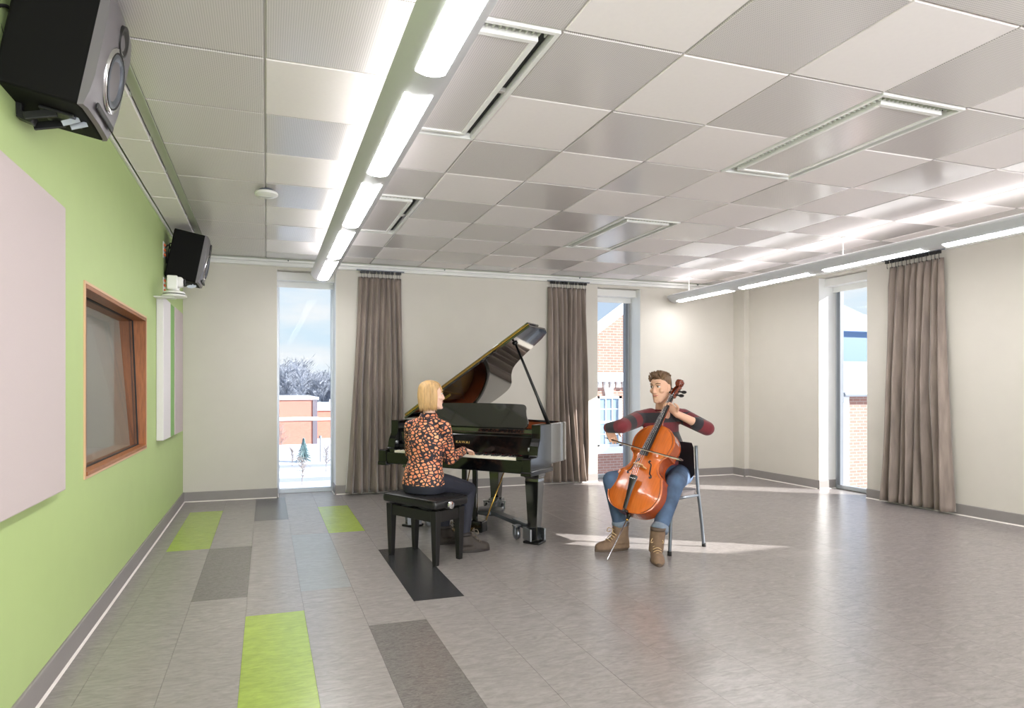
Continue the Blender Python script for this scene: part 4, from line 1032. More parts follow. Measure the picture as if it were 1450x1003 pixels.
for sg in (-1, 1):
    mb.tube([(sg*(h_-.012), y, .0062) for y, h_ in pr_ if .02 < y < .735], .0016, 6)
mb.build('purfling', M['fboard'], cello, True)
def hz(x, y):
    hw = next((h_ for yy, h_ in pr_ if yy >= y), .15); s_ = 1-abs(x)/hw; fy = max(0, min(1, min(y, .752-y)/.16))**.6
    return .005+.026*fy*(1-(1-min(1, s_/.85))**2)
for sg in (-1, 1):
    base = [(.062, .432), (.050, .437), (.046, .424), (.056, .416), (.070, .408), (.076, .385), (.082, .355), (.090, .33), (.104, .320), (.110, .306), (.100, .298), (.092, .308)]
    pts = spline([(sg*(x-.006), y, hz(x, y)) for x, y in base], 5); n_ = len(pts)
    mb = MB(); mb.tube([p+V3((0, 0, -.0005)) for p in pts], [.0035+.0025*math.sin(PI*i/(n_-1)) for i in range(n_)], 8)
    mb.ell(pts[7]+V3((sg*.004, -.004, 0)), (1, 0, 0), (0, 1, 0), (0, 0, 1), .008, .008, .003, 10, 6); mb.ell(pts[-8]+V3((-sg*.004, .004, 0)), (1, 0, 0), (0, 1, 0), (0, 0, 1), .010, .010, .003, 10, 6)
    mb.build('f_hole', M['fboard'], cello, True)
# bridge
BY = .365; bz = .030; bh = .078
bp = [(-.045, 0), (-.030, 0), (-.024, .012), (-.010, .018), (0, .014), (.010, .018), (.024, .012), (.030, 0), (.045, 0), (.044, .010), (.036, .022), (.030, .036), (.036, .048), (.042, .066), (.034, .074), (0, .084), (-.034, .074), (-.042, .066), (-.036, .048), (-.030, .036), (-.036, .022), (-.044, .010)]
mb = MB(); mb.prism(bp, (0, BY-.005, bz), (1, 0, 0), (0, .02, 1), (0, .010, 0)); mb.build('bridge', M['bridge'], cello)
# tailpiece, saddle, endpin
tp = [(.012, .016), (.10, .018), (.20, .026), (.262, .034), (.272, .030)]
mb = MB(); rings = []
for y, w_ in tp:
    z = .045+(y-.01)*.19
    rings.append([(-w_, y, z-.006), (-w_*.6, y, z+.006), (0, y, z+.010), (w_*.6, y, z+.006), (w_, y, z-.006), (0, y, z-.010)])
mb.loft(rings); mb.build('tailpiece', M['fboard'], cello, smooth='auto')
mb = MB()
for k in range(4):
    x = (k-1.5)*.0145; mb.ell((x, .245, .045+.235*.19+.008), (1, 0, 0), (0, 1, 0), (0, 0, 1), .005, .006, .006, 10, 6)
mb.build('fine_tuner', M['chrome'], cello, True)
mb = MB(); mb.box(-.02, .02, -.004, .010, -.002, .026); mb.tube([(0, .02, .045), (0, .0, .030), (0, -.008, -.03)], .003, 6); mb.build('saddle', M['fboard'], cello)
MB().lathe([(0, 0), (.022, 0), (.024, .006), (.016, .014), (.012, .035), (.008, .040), (0, .040)], (0, .0, -.058), (0, -1, 0), 20).build('endpin_collar', M['fboard'], cello, True)
MB().lathe([(0, 0), (.011, 0), (.011, .014), (0, .014)], (0, -.036, -.058), (0, -1, 0), 16).build('endpin_screw', M['brass'], cello, True)
ept = Mx.inverted() @ tip
MB().tube([V3((0, -.03, -.058)), ept+(V3((0, 0, -.058))-ept)*.06, ept], [.005, .005, .0015], 10).build('endpin', M['string'], cello, True)
# neck, fingerboard, pegbox, scroll
ny, nutz = 1.025, .020
mb = MB(); rings = []
for y, z, hw, dp in ((.730, -.03, .022, .05), (.752, -.02, .020, .045), (.775, .004, .0175, .030), (.80, .006, .016, .026), (.9, -.001, .0150, .024), (1.0, -.008, .0135, .023), (1.03, -.008, .013, .026)):
    rings.append([(hw*math.cos(a), y, z+dp*(.55 if math.sin(a) > 0 else 1)*math.sin(a)*(.3 if math.sin(a) > 0 else .7)) for a in [2*PI*k/14 for k in range(14)]])
mb.loft(rings); mb.cur = 0; mb.build('neck', M['maple'], cello, True)
mb = MB(); rings = []
for y, z, hw in ((.455, .088, .030), (.46, .089, .031), (.6, .069, .0265), (.75, .049, .022), (.9, .031, .0185), (ny, .016, .0155)):
    rings.append([(hw*s_, y, z-.010*(s_*s_)) for s_ in (-1, -.6, -.2, .2, .6, 1)]+[(hw*.98, y, z-.022), (-hw*.98, y, z-.022)])
mb.loft(rings); mb.build('fingerboard', M['fboard'], cello, smooth='auto')
mb = MB(); mb.box(-.016, .016, ny, ny+.008, -.006, .020); mb.build('nut', M['fboard'], cello, bevel=.002)
mb = MB()
for s in (-1, 1): mb.loft([[(s*(w_), y, z0), (s*(w_-.006), y, z0), (s*(w_-.006), y, z1), (s*w_, y, z1)] for y, w_, z0, z1 in ((ny, .0165, -.024, .010), (1.07, .0195, -.035, .006), (1.11, .0190, -.048, -.008), (1.145, .0165, -.060, -.026))])
mb.loft([[(-w_, y, z0-.008), (w_, y, z0-.008), (w_, y, z0+.002), (-w_, y, z0+.002)] for y, w_, z0 in ((ny, .0165, -.024), (1.07, .0195, -.035), (1.11, .0190, -.048), (1.15, .0165, -.060))])
mb.build('pegbox', M['scrollm'], cello, smooth='auto')
cc = V3((0, 1.172, -.038)); mb = MB()
for k in range(30):                      # the volute: a ribbon of growing width wound round the eye
    a = k/29*2*PI*1.6; a2 = (k+1)/29*2*PI*1.6
    for t_, a_ in ((0, a),): pass
sp = [(k/33*2*PI*1.65, .033*(1-.70*k/33), .013+.016*k/33) for k in range(34)]
pts = [(cc+V3((0, math.cos(2.6-a)*r, math.sin(2.6-a)*r-.0)), w_) for a, r, w_ in sp]
for (p, w_), (q, w2) in zip(pts[:-1], pts[1:]):
    mb.capsule(p-V3((w_, 0, 0)), .0068, p+V3((w_, 0, 0)), .0068, 8, 3)
mb.tube([cc-V3((.034, 0, 0)), cc+V3((.034, 0, 0))], .0085, 12)
mb.chain([V3((0, 1.135, -.052)), V3((0, 1.150, -.066)), pts[0][0]], [.014, .013, .010])
blob('scroll', mb, M['scrollm'], cello, .0028, 2)
for k, (y, s) in enumerate(((1.052, 1), (1.072, -1), (1.095, 1), (1.116, -1))):
    z = -.012-.4*(y-1.04); mb = MB()
    mb.tube([(-s*.024, y, z), (s*.045, y, z)], [.0055, .0075], 12); mb.ell((s*.066, y, z), (1, 0, 0), (0, 1, 0), (0, 0, 1), .024, .015, .006, 12, 8); mb.build('peg', M['fboard'], cello, True)
mb = MB()
for k in range(4):
    s = k-1.5; zz = bz+.082-.0055*abs(s)
    mb.tube([(s*.013, .262, .095), (s*.0155, BY+.001, zz+.003), (s*.0072, ny, .0215), (s*.004, 1.06+.016*k, -.012)], .0011+.0003*(3-k), 6)
mb.build('strings', M['string'], cello)
# bow
def cw(x, y, z): return Mx @ V3((x, y, z))
bow_on = cw(.004, .49, .103)
hand_t = at(848, 620, BOWD)
bd = (at(948, 648.5, BOWD2)-hand_t).normalized()
# let it rest on the strings
bow_p0 = bow_on-bd*.365; bow_p1 = bow_on+bd*.35
bn = cn-bd*cn.dot(bd); bn.normalize()
bow = bpy.data.objects.new('cello_bow', None); COL.objects.link(bow); bow.location = bow_p0
tag(bow, 'dark cello bow with pale hair resting across the cello strings', 'bow')
def bchild(mb, n, m, **k):
    o = mb.build(n, m, **k); o.parent = bow; o.matrix_parent_inverse = Matrix.Translation(-bow_p0); return o
M['stick'] = mat('bow_stick', (70, 38, 28), .3, coat=.3); M['hair'] = mat('horse_hair', (246, 236, 214), .5)
stp = [bow_p0+bd*(.715*t)+bn*(.022-.014*math.sin(PI*t)) for t in [i/12 for i in range(13)]]
bchild(MB().tube(stp, [.0048-.0018*i/12 for i in range(13)], 10), 'stick', M['stick'], smooth=True)
bx_ = bd.cross(bn).normalized()
bchild(MB().obox(bow_p0+bd*.0355*1+bd*.335+V3((0, 0, 0)), bx_, bd, bn, .006, .345, .0009), 'hair', M['hair'])
bchild(MB().obox(bow_p0+bd*.035+bn*.009, bx_, bd, bn, .0065, .028, .011), 'frog', M['fboard'], bevel=.003)
bchild(MB().prism([(0, 0), (.022, 0), (.012, .024), (.0, .024)], bow_p1-bd*.012-bx_*.005, bd, bn, bx_*.010), 'head', M['stick'])
bchild(MB().tube([bow_p0-bd*.018+bn*.022, bow_p0+bd*.002+bn*.022], .005, 10), 'adjuster', M['steel'], smooth=True)
# ------------------------------------------------------------------ people
M['skin'] = mat('skin', (222, 176, 150), .5, spec=.35, noise=.04, nscale=25)
M['skin_w'] = mat('fair_skin', (232, 192, 172), .5, spec=.35, noise=.03, nscale=25)
M['eye'] = mat('eye_white', (232, 230, 226), .25); M['iris'] = mat('iris', (60, 48, 40), .2); M['lips'] = mat('lips', (186, 112, 100), .45)
M['brown_hair'] = mat('brown_hair', (112, 86, 62), .5, noise=.35, nscale=60, nstretch=(1, 1, .2))
M['blond_hair'] = mat('blond_hair', (196, 160, 112), .42, noise=.28, nscale=70, nstretch=(1, 1, .12))
M['denim'] = mat('blue_denim', (72, 92, 120), .8, noise=.34, nscale=9, bump=.2)
M['denim_cuff'] = mat('denim_cuff', (124, 136, 152), .85, noise=.12, nscale=60)
M['denim_dk'] = mat('dark_denim', (34, 36, 48), .75, noise=.12, nscale=14, bump=.2)
M['boot'] = mat('brown_suede', (128, 104, 84), .75, noise=.12, nscale=30, bump=.15)
M['sole'] = mat('brown_rubber', (92, 76, 64), .6)
M['lace'] = mat('tan_lace', (206, 176, 132), .7)
M['boot2'] = mat('dark_brown_boot', (54, 46, 41), .65, noise=.15, nscale=30, bump=.15)
M['sole2'] = mat('dark_sole', (44, 38, 36), .6); M['lace2'] = mat('dark_lace', (120, 108, 96), .7)

def sweatermat():
    m = mat('maroon_black_stripes', (110, 32, 40), .9, sheen=.2, bump=.2, nscale=160)
    t = m.node_tree; p = t.nodes['Principled BSDF']
    a = t.nodes.new('ShaderNodeAttribute'); a.attribute_name = 'band'
    s = t.nodes.new('ShaderNodeMath'); s.operation = 'SINE'; k = t.nodes.new('ShaderNodeMath'); k.operation = 'MULTIPLY'; k.inputs[1].default_value = 2*PI
    r = t.nodes.new('ShaderNodeValToRGB'); r.color_ramp.elements[0].position = .44; r.color_ramp.elements[1].position = .56
    r.color_ramp.elements[0].color = (*s2l((112, 36, 44)), 1); r.color_ramp.elements[1].color = (*s2l((42, 40, 46)), 1)
    h = t.nodes.new('ShaderNodeMath'); h.operation = 'MULTIPLY_ADD'; h.inputs[1].default_value = .5; h.inputs[2].default_value = .5
    t.links.new(a.outputs['Fac'], k.inputs[0]); t.links.new(k.outputs[0], s.inputs[0]); t.links.new(s.outputs[0], h.inputs[0]); t.links.new(h.outputs[0], r.inputs[0]); t.links.new(r.outputs[0], p.inputs['Base Color'])
    return m
M['sweater'] = sweatermat()
def blousemat():
    m = mat('dark_blouse_with_peach_print', (30, 26, 34), .65)
    t = m.node_tree; p = t.nodes['Principled BSDF']
    tc = t.nodes.new('ShaderNodeTexCoord'); mp = t.nodes.new('ShaderNodeMapping'); mp.inputs['Scale'].default_value = (31, 31, 44); mp.inputs['Rotation'].default_value = (.3, .2, .4)
    n = t.nodes.new('ShaderNodeTexNoise'); n.inputs['Scale'].default_value = 22; n.inputs['Detail'].default_value = 1
    mx = t.nodes.new('ShaderNodeMix'); mx.data_type = 'VECTOR'; mx.inputs['Factor'].default_value = .07
    v = t.nodes.new('ShaderNodeTexVoronoi'); v.feature = 'DISTANCE_TO_EDGE'; v.inputs['Scale'].default_value = 1.0; v.inputs['Randomness'].default_value = .75
    v2 = t.nodes.new('ShaderNodeTexVoronoi'); v2.inputs['Scale'].default_value = 1.0; v2.inputs['Randomness'].default_value = .75
    r = t.nodes.new('ShaderNodeValToRGB'); r.color_ramp.elements[0].position = .125; r.color_ramp.elements[1].position = .175
    r.color_ramp.elements[0].color = (0, 0, 0, 1); r.color_ramp.elements[1].color = (1, 1, 1, 1)
    c = t.nodes.new('ShaderNodeMix'); c.data_type = 'RGBA'; c.inputs['A'].default_value = (*s2l((34, 30, 42)), 1)
    r2 = t.nodes.new('ShaderNodeValToRGB'); r2.color_ramp.elements[0].color = (*s2l((226, 128, 92)), 1); r2.color_ramp.elements[1].color = (*s2l((240, 176, 128)), 1)
    t.links.new(tc.outputs['Object'], mp.inputs[0]); t.links.new(tc.outputs['Object'], n.inputs['Vector']); t.links.new(mp.outputs[0], mx.inputs['A']); t.links.new(n.outputs['Color'], mx.inputs['B'])
    t.links.new(mx.outputs['Result'], v.inputs['Vector']); t.links.new(mx.outputs['Result'], v2.inputs['Vector']); t.links.new(v.outputs['Distance'], r.inputs[0])
    t.links.new(v2.outputs['Color'], r2.inputs[0]); t.links.new(r2.outputs[0], c.inputs['B']); t.links.new(r.outputs[0], c.inputs['Factor']); t.links.new(c.outputs['Result'], p.inputs['Base Color'])
    return m
M['blouse'] = blousemat()

def ring(c, s, f, rs, rf, n=28, p=.9):
    c = V3(c)
    return [c+s*(math.copysign(abs(math.cos(a))**p, math.cos(a))*rs)+f*(math.copysign(abs(math.sin(a))**p, math.sin(a))*rf) for a in [2*PI*k/n for k in range(n)]]

def head_frame(F, U):
    F = V3(F).normalized(); U = V3(U); U = (U-F*U.dot(F)).normalized(); R = F.cross(U).normalized(); return R, F, U
def head_shape(mb, C, F, U, k=1.0, female=False):
    R, F, U = head_frame(F, U); P = lambda x, y, z: C+R*(x*k)+F*(y*k)+U*(z*k)
    rows = [(-.120, .016, .074, .040), (-.112, .030, .086, .014), (-.092, .044, .088, -.018), (-.065, .054, .086, -.050), (-.030, .063, .085, -.078), (0, .069, .082, -.092), (.03, .073, .085, -.099),
            (.06, .073, .081, -.099), (.085, .066, .067, -.088), (.104, .050, .044, -.064), (.116, .022, .012, -.034)]
    if female: rows = [(z, w_*.94, f*.98, b) for z, w_, f, b in rows]
    rings = []
    for z, w_, f, b in rows:
        r = []
        for i in range(28):
            a = 2*PI*i/28; x = math.sin(a); y = math.cos(a); m_ = (f+b)/2; h = (f-b)/2
            r.append(P(math.copysign(abs(x)**.88, x)*w_, m_+math.copysign(abs(y)**.92, y)*h, z))
        rings.append(r)
    mb.loft(rings)
    mb.capsule(P(0, .082, .026), .0080*k, P(0, .106, -.026), .0095*k); mb.capsule(P(0, .082, .0), .010*k, P(0, .096, -.032), .0105*k)
    for s in (-1, 1):
        mb.ell(P(s*.012, .093, -.031), R, F, U, .0085*k, .011*k, .0075*k)
        mb.capsule(P(s*.014, .080, .036), .0085*k, P(s*.046, .066, .038), .0085*k)          # brow
        mb.ell(P(s*.044, .058, -.018), R, F, U, .020*k, .022*k, .022*k)                        # cheekbone
        mb.capsule(P(s*.052, -.005, -.062), .013*k, P(s*.024, .060, -.106), .014*k)            # jaw
        mb.ell(P(s*.074, -.010, -.002), (R*s+F*.35-U*.0).normalized()*-1, F, U, .008*k, .017*k, .031*k)
        mb.capsule(P(s*.072, .004, -.02), .006*k, P(s*.070, .006, -.035), .007*k)
    mb.ell(P(0, .078, -.107), R, F, U, .020*k, .016*k, .014*k)
    mb.capsule(P(-.015, .085, -.052), .0065*k, P(.015, .085, -.052), .0065*k); mb.capsule(P(-.013, .084, -.064), .007*k, P(.013, .084, -.064), .007*k)
    return P, R, F, U
def face_parts(P, R, F, U, k, body, brow, smile=.0):
    for s in (-1, 1):
        mb = MB().ell(P(s*.031, .0725, .016), R, F, U, .0145*k, .012*k, .0072*k); mb.build('eye', M['eye'], body, True)
        MB().ell(P(s*.031+.001, .0815, .0165), R, F, U, .0062*k, .004*k, .0062*k, 12, 8).build('iris', M['iris'], body, True)
        mb = MB().tube([P(s*.016, .0855, .025), P(s*.031, .0865, .0265), P(s*.046, .076, .022)], [.002*k, .0028*k, .0018*k], 6); mb.build('eyelid', brow, body, True)
        MB().tube([P(s*.014, .089, .039), P(s*.030, .087, .045), P(s*.050, .072, .040)], [.003*k, .0042*k, .002*k], 8).build('eyebrow', brow, body, True)
    MB().tube([P(-.025, .080, -.055+smile), P(-.012, .0915, -.0565), P(0, .0935, -.0575), P(.012, .0915, -.0565), P(.025, .080, -.055+smile)], [.002*k, .0042*k, .0045*k, .0042*k, .002*k], 8).build('lips', M['lips'], body, True)

def hand(mb, W, D, N, T, curl=.5, k=1.0, thumb=.4, spread=.10):
    """W wrist, D towards the fingers, N out of the palm, T thumb side"""
    D = V3(D).normalized(); N = V3(N); N = (N-D*N.dot(D)).normalized(); T = V3(T); T = (T-D*T.dot(D)-N*T.dot(N)).normalized(); W = V3(W)
    Q = lambda d, t, n: W+D*(d*k)+T*(t*k)+N*(n*k)
    mb.loft([ring(Q(d, t, n), T, N, a*k, b*k, 16) for d, t, n, a, b in ((-.03, 0, 0, .026, .020), (0, 0, 0, .027, .018), (.03, .002, .0, .036, .016), (.06, .0, .002, .040, .014), (.085, .0, .002, .038, .011), (.094, 0, .002, .030, .007))])
    for t, ln, r, q in ((.030, .072, .0085, .0), (.0105, .080, .0088, .002), (-.010, .074, .0084, .001), (-.029, .058, .0074, -.004)):
        a = curl*.5; p = Q(.086+q, t, .001); pts = [Q(.060, t*.85, .002), p]; rs = [r*k*.95, r*k]
        sp = t*spread*14
        for seg, am in ((.46, .8), (.31, .9), (.23, .6)):
            v = (D*math.cos(a)+N*math.sin(a)+T*(sp*.12)).normalized(); p = p+v*(ln*seg*k); pts.append(p); r *= .93; rs.append(r*k); a += curl*am
        mb.chain(pts, rs, 10)
    v0 = (D*.55+T*.75+N*.25*thumb).normalized(); p0 = Q(.018, .022, .004); p1 = p0+v0*.042*k; v1 = (D*.8+T*.35+N*(.5*thumb)).normalized(); p2 = p1+v1*.034*k; p3 = p2+(D*.9+N*.55*thumb).normalized()*.026*k
    mb.chain([p0, p1, p2, p3], [.0125*k, .0105*k, .0095*k, .0078*k], 10)

def boot(root, name, heel, toe, ank, top, m, ms, ml, L=.29, W=.098, shaft=.058):
    heel = V3((heel.x, heel.y, 0)); toe = V3((toe.x, toe.y, 0)); d = (toe-heel).normalized(); toe = heel+d*L; s = V3((-d.y, d.x, 0)); z = V3((0, 0, 1))
    mb = MB()
    rows = [(.0, .032, .045, .10), (.03, .036, .060, .13), (.085, .040, .070, .14), (.12, .042, .060, .115), (.16, .046, .045, .080), (.20, .049, .036, .064), (.245, .046, .028, .055), (.275, .034, .020, .042), (.288, .016, .012, .030)]
    rr = []
    for y, w_, hz_, ht in rows:
        y *= L/.29; w_ *= W/.098; c = heel+d*y+z*.020
        rr.append([c+s*(math.cos(a)*w_)+z*(ht*max(0, math.sin(a))**.8) if math.sin(a) >= 0 else c+s*(math.cos(a)*w_)+z*(-.004) for a in [2*PI*k/18 for k in range(18)]])
    mb.loft(rr)
    a0 = heel+d*(.075*L/.29)+z*.06; top = V3(top)
    ax = (top-a0); n = 6; rings = []
    for i in range(n+1):
        t = i/n; c = a0+ax*t; rings.append(ring(c, s, d, shaft*(.92+.04*t), (shaft+.012)*(1.0-.08*t), 18))
    mb.loft(rings)
    up = blob(name, mb, m, root, .006, 5)
    m2 = MB(); o_ = []
    for k in range(28):
        a = 2*PI*k/28; y = .145-.150*math.cos(a); w_ = (.047 if y > .12 else .040)*(.85+.15*math.sin(min(1, max(0, y/.29))*PI))
        o_.append((y*L/.29, math.sin(a)*w_*1.06*W/.098))
    m2.prism(o_, heel+z*.0, d, s, z*.026); m2.build('boot_sole', ms, up, bevel=.004)
    m3 = MB()
    for i in range(6):
        t = i/5; y = .20-.085*t; ht = .070+.075*t; c = heel+d*(y*L/.29)+z*(ht+.006); m3.tube(spline([c-s*.030-z*.010, c+d*.006+z*.006, c+s*.030-z*.010+d*-.012], 4), .0032, 6)
    c = heel+d*(.125*L/.29)+z*.165
    for sg in (-1, 1):
        m3.tube(spline([c, c+s*(sg*.03)+d*.03+z*.012, c+s*(sg*.045)+d*.035-z*.02, c+s*(sg*.015)+d*.02-z*.012], 5), .003, 6)
    m3.build('laces', ml, up, True)
    m4 = MB().loft([ring(top-ax.normalized()*.02, s, d, shaft*.98, (shaft+.012)*.95, 18), ring(top+ax.normalized()*.004, s, d, shaft*1.0, (shaft+.012)*.97, 18)]); m4.build('boot_collar', ms, up, True)
    return up

def person(name_pt, label):
    r = empty('person', (name_pt.x, name_pt.y, 0), label=label, cat='person'); return r
def keep(root):
    """everything of a figure was built in world coordinates: hang it on the root without moving it"""
    for o in list(root.children): o.matrix_parent_inverse = Matrix.Translation(-root.location)

UP = V3((0, 0, 1))
# ---------------------------------------------------------------- cellist
pel = at(957, 674, 5.22); pel.z = .575
man = person(pel, 'seated young man in a striped maroon sweater and jeans playing cello')
S = cdir(.90, .43).normalized(); Fm = cdir(-.43, -.90).normalized()     # his left / his front
Sp = cdir(.75, .66).normalized(); Fp = cdir(-.66, -.75).normalized()     # pelvis turned more towards the piano
shR, shL = at(905, 593, 5.13), at(967, 590, 5.28); neck = at(938, 583, 5.20); chest = (shR+shL)/2-UP*.10; chest = chest-Fm*.0
hd = at(936, 549.5, 5.12)
elR, wrR = at(880, 604, 4.93), at(861, 606, 5.04)
elL = at(1001, 607, 5.10)
hpL, hpR = pel+Sp*.09-UP*.01, pel-Sp*.09-UP*.01
knR, knL = at(866, 680, 4.99), at(956, 684, 4.83)
anR, anL = at(879, 748, 5.00), at(932, 756, 4.65)
neck_c = cw(0, .935, -.005)              # where the left hand closes on the cello neck
hdirL = (cw(.10, .96, .0)-cw(0, .96, 0)).normalized()
wrL = cw(.050, .915, -.075)
def mtorso(mb, e):
    mid = (pel+chest)/2-Fm*.02
    mb.loft([ring(pel-UP*.10, Sp, Fp, .150+e, .115+e), ring(pel, Sp, Fp, .178+e, .128+e), ring(pel.lerp(mid, .6), (S+Sp).normalized(), (Fm+Fp).normalized(), .165+e*1.9, .122+e), ring(mid.lerp(chest, .3), S, Fm, .168+e*2.1, .120+e), ring(chest-UP*.03, S, Fm, .186+e, .126+e),
             ring(chest+UP*.05, S, Fm, .180+e, .115+e), ring((shR+shL)/2+UP*.005, S, Fm, .160+e, .090+e), ring((shR+shL)/2.0+UP*.045, S, Fm, .085+e, .072+e), ring(neck+UP*.0, S, Fm, .062+e, .062+e)])
# body: one skin from head to feet
mb = MB(); mtorso(mb, -.012)
P, R_, F_, U_ = head_shape(mb, hd, cdir(-.80, -.60, -.10), UP+cdir(-.05, 0, 0))
mb.capsule(P(0, -.022, -.07), .056, neck-UP*.03, .062, 18)
mb.chain([shR, elR, wrR], [.050, .040, .027], 14); mb.chain([shL, elL, wrL], [.050, .042, .028], 14)
mb.chain([hpR, knR, knR.lerp(anR, .85)], [.080, .055, .040], 14); mb.chain([hpL, knL, knL.lerp(anL, .85)], [.080, .055, .040], 14)
# bow hand: fingers drop over the stick, thumb beneath
hb = bow_p0+bd*.045+bn*.018
hand(mb, wrR, (hb+UP*.03-wrR), (bd*.35-UP*.75-bn*.2), bd*.8-bn*.1, curl=.75, k=.98, thumb=.9)
# left hand: behind the neck, fingers reach round onto the strings
hand(mb, wrL, (neck_c-wrL+cn*.02+ca*.01), (cn*.9-cs*.35), ca*.9-cs*.3, curl=.80, k=1.0, thumb=.6, spread=.25)
body = blob('body', mb, M['skin'], man, .0045, 3)
face_parts(P, R_, F_, U_, 1.0, body, M['brown_hair'], .002)
# hair: short sides, swept up front
rnd = random.Random(5); mb = MB()
mb.loft([[P(math.sin(a)*w_, -.008+math.cos(a)*(h_ if math.cos(a) > 0 else b_), z) for a in [2*PI*k/24 for k in range(24)]] for z, w_, h_, b_ in ((-.045, .060, -.030, .088), (-.02, .070, -.022, .092), (.02, .0765, .0, .096), (.045, .078, .062, .097), (.065, .078, .084, .096), (.09, .071, .076, .088), (.112, .055, .052, .066), (.126, .026, .02, .036))])
hair = blob('hair', mb, M['brown_hair'], man, .005, 3)
mb = MB()
for k in range(190):
    x = rnd.uniform(-.062, .062); y = rnd.uniform(-.085, .072); rr = (x/.075)**2+((y+.005)/.1)**2
    if rr > .95: continue
    z = .052+.072*math.sqrt(max(0, 1-rr)); p = P(x, y, z); l = rnd.uniform(.028, .048)*(.6+.6*max(0, y/.07+.4))
    q = P(x*1.05+rnd.uniform(-.010, .010)+.010, y-.018+rnd.uniform(-.014, .016)+(.030 if y > .04 else 0), z+l*.62)
    m_ = p.lerp(q, .5)+F_*(.008 if y > .03 else -.0)+U_*.006
    mb.tube([p-U_*.012, m_, q], [.0065, .0055, .0012], 6)
lk = mb.build('locks', M['brown_hair'], hair, True)
# sweater
mb = MB(); mtorso(mb, .012)
slv = elL.lerp(wrL, .36)
mb.chain([shR, elR, wrR.lerp(elR, .05)], [.069, .058, .043], 16); mb.chain([shL, elL, slv], [.069, .060, .053], 16)
mb.capsule((shR+neck)/2+UP*.005, .055, shR, .066); mb.capsule((shL+neck)/2+UP*.005, .055, shL, .066)
def bands(me):
    at_ = me.attributes.new('band', 'FLOAT', 'POINT'); arms = [(shR, elR, wrR), (shL, elL, slv)]; vals = []
    for v in me.vertices:
        c = v.co; best = None
        for a in arms:
            acc = 0
            for i in range(2):
                d = a[i+1]-a[i]; t = max(0, min(1, (c-a[i]).dot(d)/d.length_squared)); dist = (a[i]+d*t-c).length
                if best is None or dist < best[0]: best = (dist, acc+d.length*t)
                acc += d.length
        if best[0] < .085 and best[1] > .04: vals.append(best[1]/.18+.20)
        else: vals.append((c.z-shR.z)/.165+.20)
    at_.data.foreach_set('value', vals)
sw = blob('sweater', mb, M['sweater'], man, .006, 6, post=bands)
nk = ring(neck+UP*.012-Fm*-.004, S, Fm, .070, .072, 32); MB().tube(nk+[nk[0]], .007, 8, cap=False).build('neckband', mat('maroon_rib', (104, 34, 42), .9), sw, True)
# jeans with turned-up cuffs
mb = MB()
mb.loft([ring(pel-UP*.11, Sp, Fp, .155, .12), ring(pel-UP*.02, Sp, Fp, .178, .136), ring(pel+UP*.05, Sp, Fp, .168, .125)])
for hp, kn, an in ((hpR, knR, anR), (hpL, knL, anL)):
    mid = hp.lerp(kn, .5)+UP*.005; cf = kn.lerp(an, .86)
    mb.chain([hp, mid, kn, kn.lerp(an, .35), cf], [.098, .086, .071, .066, .056], 18)
jn = blob('jeans', mb, M['denim'], man, .007, 5)
for kn, an in ((knR, anR), (knL, anL)):
    a_, b_ = kn.lerp(an, .84), kn.lerp(an, .95); x, y, d_ = frame_of(b_-a_)
    c_ = MB().loft([ring(a_, x, y, .058, .058, 24), ring(a_.lerp(b_, .5), x, y, .063, .063, 24), ring(b_, x, y, .061, .061, 24)]); c_.build('cuff', M['denim_cuff'], jn, True)
boot(man, 'boot', at(889, 774, 5.00), at(842, 780, 4.92), anR, anR+UP*.045, M['boot'], M['sole'], M['lace'])
boot(man, 'boot', at(927, 772, 4.78), at(932, 799, 4.56), anL, anL+UP*.045, M['boot'], M['sole'], M['lace'])
keep(man)

# ---------------------------------------------------------------- pianist
pel = at(600, 684, 4.80); pel.z = .582
wom = person(pel, 'seated blond woman in a dark blouse with peach print, hands on piano keys')
Fw = cdir(.50, .866).normalized(); Rw = cdir(.866, -.50).normalized()
shR, shL = at(629, 606, 4.72), at(582, 604, 4.89); shc = (shR+shL)/2; neck = at(607, 589, 4.80)
hd = at(612, 560.5, 4.80); HK = .90
elR, wrR = at(637, 650, 4.85), at(661, 648, 5.10)
elL, wrL = at(582, 643, 5.08), at(601, 645, 5.30)
hpR, hpL = pel+Rw*.085, pel-Rw*.085
knR, knL = at(664, 693, 5.10), at(634, 690, 5.26)
anR, anL = at(657, 762, 4.93), at(628, 752, 5.16)
pm = piano.matrix_world.copy(); pm = Matrix.Translation(piano.location) @ Euler(piano.rotation_euler).to_matrix().to_4x4()
kR, kL = pm @ V3((.935, .085, .745)), pm @ V3((.50, .085, .745))
kdir = (pm @ V3((0, 1, 0))-pm @ V3((0, 0, 0))); ku = (pm @ V3((1, 0, 0))-pm @ V3((0, 0, 0)))
wrR = kR-kdir*.135-ku*.01+UP*.045; wrL = kL-kdir*.135+ku*.01+UP*.045
def wtorso(mb, e):
    ch = shc-UP*.12
    mb.loft([ring(pel-UP*.085, Rw, Fw, .150+e, .115+e), ring(pel-UP*.01, Rw, Fw, .170+e, .125+e), ring(pel+UP*.10, Rw, Fw, .140+e, .105+e), ring(pel.lerp(ch, .55), Rw, Fw, .128+e, .096+e), ring(ch, Rw, Fw, .150+e, .110+e), ring(shc-UP*.03, Rw, Fw, .150+e, .088+e), ring(shc+UP*.02, Rw, Fw, .105+e, .066+e), ring(neck+UP*.0, Rw, Fw, .050+e, .050+e)])
mb = MB(); wtorso(mb, -.012)
P, R_, F_, U_ = head_shape(mb, hd, cdir(.92, .36, .03), UP, HK, True)
mb.capsule(P(0, -.025, -.07), .045, neck-UP*.03, .050, 16)
